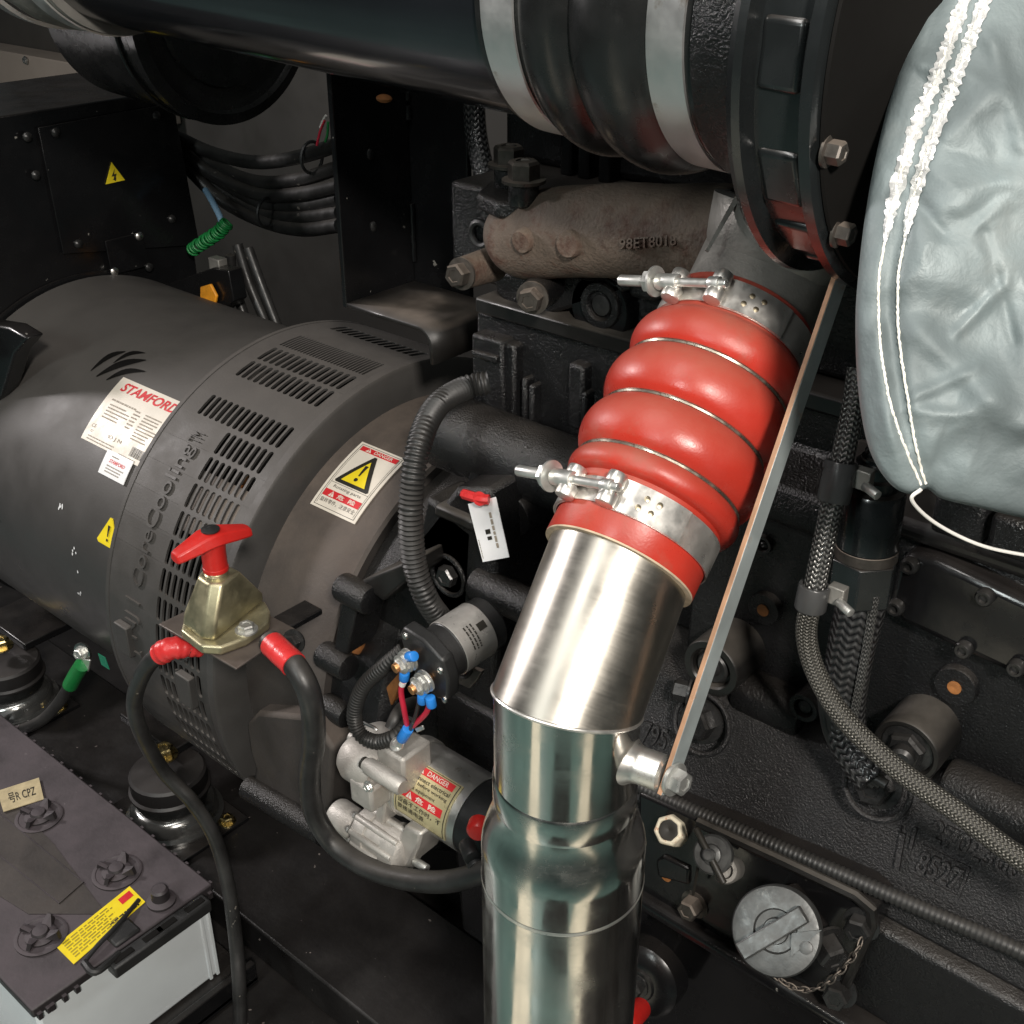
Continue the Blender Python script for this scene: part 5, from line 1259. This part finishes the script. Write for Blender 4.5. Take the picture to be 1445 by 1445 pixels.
for t in (.08, .42, .58, .92):
    m = MB().box((bx1+.013, ya+(yb-ya)*t, .4802), (.010, .030, .002)); obj('slot_shade', m, VOID, hb, bevel=.002)  # black patches on the bar paint the shade of its slots
m = MB().tube(spline([lidp(118, 1358, .006), lidp(140, 1332, .008), lidp(168, 1303, .007), lidp(196, 1270, .002)], 6), .0034, 8); obj('carry_rope', m, BLKP, bt)
m = MB().tube(spline([lidp(118, 1358, .006), lidp(135, 1372, .004), V((bx1+.004, ya+.01, .478))], 6), .0050, 8); obj('carry_rope', m, BLKP, bt)
m = MB().box((bx1-.018, ya+.03, .483), (.03, .04, .007)); obj('vent_block', m, BLKP, ld, bevel=.004)
tr = MB(); tr.box(((bx0+bx1)/2+.01, (by0+by1)/2, .292), (bx1-bx0+.06, by1-by0+.05, .014)); tr.box((bx1+.034, (by0+by1)/2, .308), (.012, by1-by0+.05, .036)); tag(obj('battery_tray', tr, PAINT, bevel=.002), 'black steel tray under the battery', 'tray')

# ================================================================== RUBBER MOUNTS
def mount(cx, cy, label):
    mt = thing('rubber_mount', label, 'mount', 'chrome skirted rubber mounts under the generator')
    z = .35; c = V((cx, cy, 0))
    m = MB().box((cx, cy, z+.004), (.20, .15, .008)); obj('base_plate', m, PAINT, mt, bevel=.002)
    m = MB().lathe([(.080, z+.0085), (.080, z+.013), (.072, z+.016), (.070, z+.030), (.066, z+.038), (.060, z+.043), (.05, z+.044)], c, (0, 0, 1), 48); obj('chrome_skirt', m, M('chrome', (.30, .30, .29), .16, .9, var=.2, vs=20), mt)
    m = MB().lathe([(.055, z+.0445), (.058, z+.046), (.060, z+.055), (.058, z+.066), (.05, z+.068)], c, (0, 0, 1), 44); obj('rubber_core', m, RUBBER, mt)
    m = MB().lathe([(.066, z+.0685), (.066, z+.072), (.062, z+.0755), (.062, z+.100), (.058, z+.104), (.03, z+.105)], c, (0, 0, 1), 44); obj('top_cap', m, M('cap_dark', (.012, .011, .011), .4, dust=.3, dcol=(.08, .07, .065)), mt)
    bolt(c+V((0, 0, .4835)), (0, 0, 1), .016, .018, GOLDB, mt, 'nut')
    for s in (-1, 1): bolt(V((cx+.082*s, cy+.045, z+.008)), (0, 0, 1), .0105, .012, GOLDB, mt, 'bolt')
    return mt
mc = P(240, 1108, Z=.42); mount(mc.x, mc.y, 'chrome skirted rubber mount below the isolator cable')
mc2 = P(12, 952, Z=.42); mount(mc2.x, mc2.y, 'chrome skirted rubber mount beside the green sleeved earth cable')
fp = [P(x, y, Z=.352) for x, y in ((188, 1152), (192, 1135), (215, 1150), (240, 1172), (214, 1178), (196, 1166))]
m = MB().prism(fp, (0, 0, .001)); tag(obj('paper_scrap', m, PINK), 'torn pale paper scrap lying under the chrome mount', 'paper')

# ================================================================== REAR CABLES
paths = [[(248, 192), (300, 216), (360, 229), (420, 222), (480, 203)], [(248, 200), (300, 232), (360, 256), (420, 254), (480, 236)], [(250, 208), (300, 246), (365, 274), (420, 274), (480, 262)],
         [(252, 216), (305, 262), (365, 298), (420, 306), (480, 300)], [(254, 226), (310, 280), (370, 312), (425, 324), (480, 318)], [(250, 212), (310, 254), (370, 286), (425, 290), (480, 280)]]
lbl = ['topmost thick grey cable of the bundle behind the bracket', 'second thick grey cable down in the bundle behind the bracket', 'third thick grey cable down in the bundle behind the bracket', 'fifth thick grey cable down, just above the lowest of the bundle', 'lowest thick grey cable sagging in the bundle behind the bracket', 'fourth thick grey cable down in the bundle behind the bracket']
for i, pp in enumerate(paths):
    c = spline([P(x, y, Y=1.34+.012*(i % 2)+.03*math.sin(j)) for j, (x, y) in enumerate(pp)], 8)
    m = MB().tube(c, .0125, 12); tag(obj('power_cable', m, CABLE), lbl[i], 'cable', 'power cables bundled behind the bracket')
for px, py, dy in ((440, 222, 0), (378, 300, 0)):
    a = P(px, py-18, Y=1.31); m = MB().torus(P(px, py, Y=1.34), (1, .1, .0), .026, .003, 24, 6); tag(obj('cable_tie', m, BLKP), 'black cable tie round the upper cables of the bundle' if px > 400 else 'black cable tie round the lower cables of the bundle', 'cable tie')
# green spiral wrap on a harness, blue cable, orange tag, black conduits
cc = spline([P(272, 352, Y=1.28), P(290, 340, Y=1.27), P(308, 328, Y=1.27), P(321, 314, Y=1.28)], 12)
m = MB(); hel = []
L = len(cc)
for i in range(230):
    t = i/229*(L-1.001); k = int(t); p = cc[k].lerp(cc[k+1], t-k); d = (cc[k+1]-cc[k]).normalized(); u = d.orthogonal().normalized(); w = d.cross(u); a = i*.55
    hel.append(p+(u*math.cos(a)+w*math.sin(a))*(.0105+.0015*math.sin(i*.21)))
m.tube(hel, .0024, 6); tag(obj('spiral_wrap', m, GREEN, ang=80), 'bright green spiral wrap round a harness beside the terminal box', 'cable wrap')
m = MB().tube(spline([P(290, 268, Y=1.30), P(300, 285, Y=1.29), P(310, 305, Y=1.285), P(316, 322, Y=1.28)], 6), .006, 10); tag(obj('blue_cable', m, LBLUE), 'pale blue cable entering the green spiral wrap', 'cable')
for i, pp in enumerate(([(335, 345), (352, 400), (375, 455)], [(350, 350), (370, 405), (395, 470)], [(325, 360), (330, 400), (350, 460)])):
    m = MB().tube(spline([P(x, y, Y=1.26) for x, y in pp], 8), .0095, 12); tag(obj('black_cable', m, CABLE), 'one of three black cables dropping behind the generator ring', 'cable', 'black cables behind the generator ring')
jb = thing('junction_bracket', 'black folded sensor bracket carrying the orange tag', 'bracket')
m = MB().prism([P(215, 408, Y=1.20), P(300, 378, Y=1.20), P(322, 382, Y=1.20), P(330, 425, Y=1.20), P(300, 450, Y=1.20), P(240, 430, Y=1.20)], (0, .03, 0)); obj('plate', m, PAINT, jb, bevel=.002)
m = MB().box(P(308, 373, Y=1.22), (.03, .02, .025)); obj('sensor_plug', m, ALUD, jb, bevel=.002)
m = MB().prism([P(282, 405, Y=1.19), P(296, 401, Y=1.19), P(305, 418, Y=1.19), P(302, 434, Y=1.19), P(296, 440, Y=1.19), P(282, 434, Y=1.19)], (0, .006, 0)); tag(obj('orange_tag', m, ORNG, bevel=.002), 'orange plastic tag hanging on the black sensor bracket', 'tag')
for pp, mt, nm in (([(447, 205), (452, 185), (458, 170)], WIRER, 'thin red wire'), ([(459, 200), (462, 190), (463, 172)], GREEN, 'thin green wire'), ([(452, 180), (455, 172), (460, 163)], WIREW, 'thin white wire')):
    m = MB().tube(spline([P(x, y, Y=1.30) for x, y in pp], 5), .0022, 8); tag(obj('thin_wire', m, mt), nm+' end beside the bracket above the cable bundle', 'wire')
m = MB().sphere((0, 0, 0), .008, 12, (1.4, 1, .6)); m.v = [tuple(V(v)+P(542, 139, Y=.98)) for v in m.v]; tag(obj('orange_grommet', m, RUSTO), 'small orange grommet on the bracket under the intake pipe', 'grommet')

# ================================================================== BRAIDED HOSES AT THE RIGHT
h1 = thing('braided_hose', 'slim steel braided hose clipped twice and sweeping across the cast numbers', 'hose')
c = [P(1212, 520, Y=.80), P(1203, 580, Y=.79), P(1186, 660, Y=.775), P(1165, 755, Y=.76), P(1147, 840, Y=.75), P(1138, 895, Y=.75), P(1152, 950, Y=.75), P(1190, 1012, Y=.745), P(1260, 1080, Y=.74), P(1350, 1145, Y=.735), P(1445, 1215, Y=.73), P(1560, 1290, Y=.73)]
cs_ = spline(c, 10); m = MB(); m.tube(cs_[:44], .0088, 20, uv=True); obj('upper_braid', m, BRAID, h1)
m = MB(); m.tube(cs_[43:], .0086, 20, uv=True); obj('lower_braid', m, BRAIDF, h1)
h2 = thing('fuel_hose', 'thick black braided hose hanging from a black fitting under the foil blanket', 'hose')
c2 = [P(1222, 770, Y=.815), P(1215, 850, Y=.815), P(1200, 920, Y=.815), P(1190, 1000, Y=.815), P(1200, 1050, Y=.81), P(1235, 1100, Y=.80)]
m = MB(); m.tube(spline(c2, 10), lambda t, L: .0215-.004*t, 26, uv=True); obj('braid', m, BRAIDK, h2)
a, b = P(1235, 690, Y=.815), P(1215, 830, Y=.812); d = (b-a).normalized(); L = (b-a).length
m = MB().lathe([(.010, -.03), (.014, -.028), (.014, -.012), (.017, -.010), (.017, -.001), (.023, 0), (.0245, .003), (.0245, L*.55), (.023, L*.56), (.023, L*.62), (.0235, L*.64), (.0235, L*.95), (.024, L), (.020, L+.001)], a, d, 36); obj('fitting', m, TURBO, h2)
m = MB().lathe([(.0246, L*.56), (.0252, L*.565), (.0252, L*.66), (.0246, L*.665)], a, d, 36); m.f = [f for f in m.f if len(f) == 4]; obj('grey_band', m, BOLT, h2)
m = MB().lathe([(.0236, L*.67), (.0275, L*.675), (.0275, L+.008), (.0236, L+.010)], a, d, 6); obj('hex_sleeve', m, TURBO, h2, bevel=.0012)
bolt(a-d*.022, -d, .013, .012, BOLTK, h2, 'nut')
m = MB().tube(spline([P(1235, 840, Y=.80), P(1222, 920, Y=.80), P(1205, 1010, Y=.80)], 8), .004, 8, uv=True); obj('edge_cord', m, BRAID, h2)
def pclip(i0, i1, label):
    k = thing('hose_clip', label, 'clip', 'rubber lined clips on the slim braided hose')
    a, b = cs_[i0], cs_[i1]; d = b-a
    m = MB().lathe([(.0095, 0), (.0120, 0), (.0126, .001), (.0126, d.length-.001), (.0120, d.length), (.0095, d.length)], a, d, 32, True); obj('rubber_sleeve', m, CLIPR, k)
    m = MB().box((a+b)/2+V((.016, .010, .004)), (.014, .010, .016)); tb_ = obj('clip_tab', m, ALUD, k, bevel=.001)
    m = MB().rcyl((a+b)/2+V((.020, .004, .002)), (a+b)/2+V((.034, -.002, 0)), .0038, .0006, 16); obj('clip_bolt', m, ZINC, k)
pclip(19, 25, 'rubber lined clip on the slim braided hose beside the black fitting')
pclip(38, 43, 'rubber lined clip on the slim braided hose above its bend')
# dark wires under the hose
for i, off in enumerate((0, 8, 16)):
    m = MB().tube(spline([P(1158+off, 960, Y=.80), P(1168+off, 1030, Y=.80), P(1195+off, 1080, Y=.80), P(1235+off, 1108, Y=.80)], 8), .0048, 10)
    tag(obj('black_cable', m, CABLE), 'one of three dark wires bent behind the slim braided hose', 'cable', 'dark wires behind the braided hose')

# ================================================================== OIL FILLER, DIPSTICK AND SMALL THINGS
oc = thing('oil_filler', 'round grey metal oil filler cap with cross handle and chain', 'oil cap')
oa = P(1094, 1314, Y=.70); on = V((.16, -.76, .62)).normalized(); Ro = .0385
m = MB().lathe([(.01, -.022), (Ro-.004, -.022), (Ro, -.018), (Ro+.0005, -.004), (Ro-.001, -.001), (Ro-.006, 0), (Ro*.5, 0), (Ro*.46, -.0025), (Ro*.30, -.003), (Ro*.27, .0005), (0, .0005)], oa, on, 60); obj('cap', m, CAPM, oc)
m = MB().lathe([(.028, -.10), (.028, -.023)], oa, on, 36); obj('neck', m, PAINT, oc)
uo = (RT-on*RT.dot(on)).normalized(); wo = on.cross(uo); wo = wo if wo.z > 0 else -wo
hdv = (uo*.86+wo*.51).normalized(); sdv = on.cross(hdv)
m = MB().box(oa+on*.005-hdv*.002, (.066, .0155, .010), Matrix((hdv, sdv, on)).transposed()); obj('cross_bar', m, CAPM, oc, bevel=.0015)
m = MB().prism([oa+hdv*.012+sdv*-.008+on*.001, oa+hdv*.036-sdv*.018+on*.001, oa+hdv*.0-sdv*.024+on*.001], on*.0012); obj('cap_plate', m, CAPM, oc)
m = MB().lathe([(.0055, .0), (.0055, .003), (.003, .0035)], oa+hdv*.016-sdv*.024, on, 16); obj('rivet', m, CAPM, oc)
b = P(1162, 1328, Y=.745); bolt(b, (.8, -.5, -.1), .0145, .022, BOLTK, oc, 'elbow_nut', spin=.1)
m = MB().cyl(b-V((.05, -.03, 0)), b+V((.002, -.001, 0)), .013); obj('side_pipe', m, PAINT, oc)
# chain from the cap to the bolt
cp = resample(spline([P(1092, 1375, Y=.735), P(1115, 1392, Y=.735), P(1145, 1397, Y=.735), P(1170, 1385, Y=.735), P(1195, 1360, Y=.745), P(1213, 1335, Y=.755), P(1216, 1315, Y=.765)], 16), .0075); m = MB()
for i, (a, b) in enumerate(zip(cp, cp[1:])):
    d = (b-a).normalized(); u = d.orthogonal().normalized(); u = (Matrix.Rotation(1.57*(i % 2)+.5, 3, d) @ u); c_ = (a+b)/2
    m.tube([c_+d*(.0058*math.cos(t))+u*(.0030*math.sin(t)) for t in [2*math.pi*k/10 for k in range(11)]], .0009, 6, caps=False)
ch = obj('chain', m, BOLT, oc, ang=80); ch['kind'] = 'stuff'
ds = thing('dipstick_handle', 'grey round dipstick stopper with black T bar next to the oil cap', 'dipstick')
da = P(1004, 1206, Y=.735); dn = V((.1, -.8, .6)).normalized()
m = MB().lathe([(.006, -.05), (.008, -.02), (.0175, -.014), (.0185, -.010), (.0185, -.002), (.0165, 0), (.010, 0), (.009, .002), (.006, .003), (0, .003)], da, dn, 36); obj('stopper', m, CAPM, ds)
ud = (RT-dn*RT.dot(dn)).normalized(); wd_ = dn.cross(ud); wd_ = wd_ if wd_.z > 0 else -wd_
td = (ud*.46-wd_*.89).normalized()
m = MB().rcyl(da-td*.027+dn*.006, da+td*.028+dn*.006, .0032, .001, 14); obj('t_bar', m, BLKI, ds)
m = MB().lathe([(.0055, .003), (.006, .010), (.004, .012), (0, .012)], da, dn, 16); obj('pin', m, CAPM, ds)
b = da+V((.012, .008, -.018)); m = MB().lathe([(.012, -.03), (.013, 0), (.0115, .004), (.008, .004), (.007, -.004)], b, (.15, -.75, .6), 24); obj('tube_end', m, ALUD, ds)
m = MB().tube([P(987, 1212, Y=.75), P(978, 1262, Y=.765)], .0016, 8); obj('stay_wire', m, BLKI, ds)
cp_ = thing('square_plug', 'dirty cream plastic plug in a hole beside the stainless pipe', 'plug')
pc = P(946, 1172, Y=.77); m = MB().lathe([(.016, -.02), (.0165, .0), (.0155, .007), (.0115, .0085), (.0105, .004), (.0105, -.004), (0, -.004)], pc, (.05, -.75, .65), 7); obj('plug_body', m, CREAM, cp_, bevel=.0015)
m = MB().lathe([(.0102, -.003), (.0102, .0062), (.0085, .0066), (0, .0040)], pc, (.05, -.75, .65), 20); obj('hole_shade', m, BLKI, cp_)  # black insert paints the shade inside the plug's hole
rfl = MB().lathe([(.012, -.05), (.0125, 0), (.011, .005), (.006, .006), (0, .005)], P(884, 1444, Y=.70), (.2, -.8, .5), 28); tag(obj('filter_cap', rfl, REDP), 'small red cap showing beside the foot of the stainless pipe', 'cap')
ofl = thing('drain_cover', 'dark round drain cover low on the oil pan behind the stainless pipe', 'cover')
oq = P(905, 1385, Y=.80); m = MB().lathe([(.045, -.03), (.045, 0), (.038, .006), (.02, .007), (.018, .010), (0, .011)], oq, (.1, -1, .25), 40); obj('disc', m, PAINT, ofl)
bolt(oq+V((0, -.01, .002)), (.1, -1, .25), .011, .012, BOLTK, ofl)
# white paper tag on red ribbon
tg = thing('paper_tag', 'white paper tag tied with red ribbon to the engine block', 'tag')
fn = bil(P(661, 711, Y=.79), P(700, 701, Y=.79), P(719, 786, Y=.785), P(682, 793, Y=.785), (0, -1, .2)); sheet('card', fn, tg, WPAPER, .0008, 3, 5)
def fn_rot(u, v, h): return fn(v, 1-u, h)     # print runs down the card
m = MB(); pr_lines(m, fn_rot, .22, .60, .97, .80, 1, .0012, 1, 21); pr_lines(m, fn_rot, .62, .03, .95, .10, 1, .0012, .9, 22); obj('small_print', m, GRYI, tg)
m = MB(); pr_rect(m, fn_rot, .48, .38, .56, .56, .0012, 1); pr_rect(m, fn_rot, .60, .40, .66, .56, .0012, 1); obj('stamp', m, BLKI, tg)
m = MB().tube(spline([P(655, 697, Y=.785), P(668, 701, Y=.782), P(680, 704, Y=.782), P(690, 705, Y=.785)], 5), .0055, 8); obj('ribbon', m, REDT, tg)
m = MB().torus(P(677, 704, Y=.780), (.3, -1, .2), .0055, .0024, 20, 6); obj('ribbon_knot', m, REDT, tg)

# ------------------------------------------------------------------ tie the parts to their things
bpy.context.view_layer.update()
roots = {}
for o, p in KIDS: roots.setdefault(p, []).append(o)
def world_box(o, acc):
    if o.type == 'MESH':
        for c in o.bound_box: acc.append(o.matrix_world @ V(c))
    for k in roots.get(o, []): world_box(k, acc)
for p in list(roots):
    if p.type == 'EMPTY':
        acc = []; world_box(p, acc)
        p.location = (sum(a.x for a in acc)/len(acc), sum(a.y for a in acc)/len(acc), min(a.z for a in acc))
bpy.context.view_layer.update()
for o, p in KIDS:
    o.parent = p; o.matrix_parent_inverse = p.matrix_world.inverted()
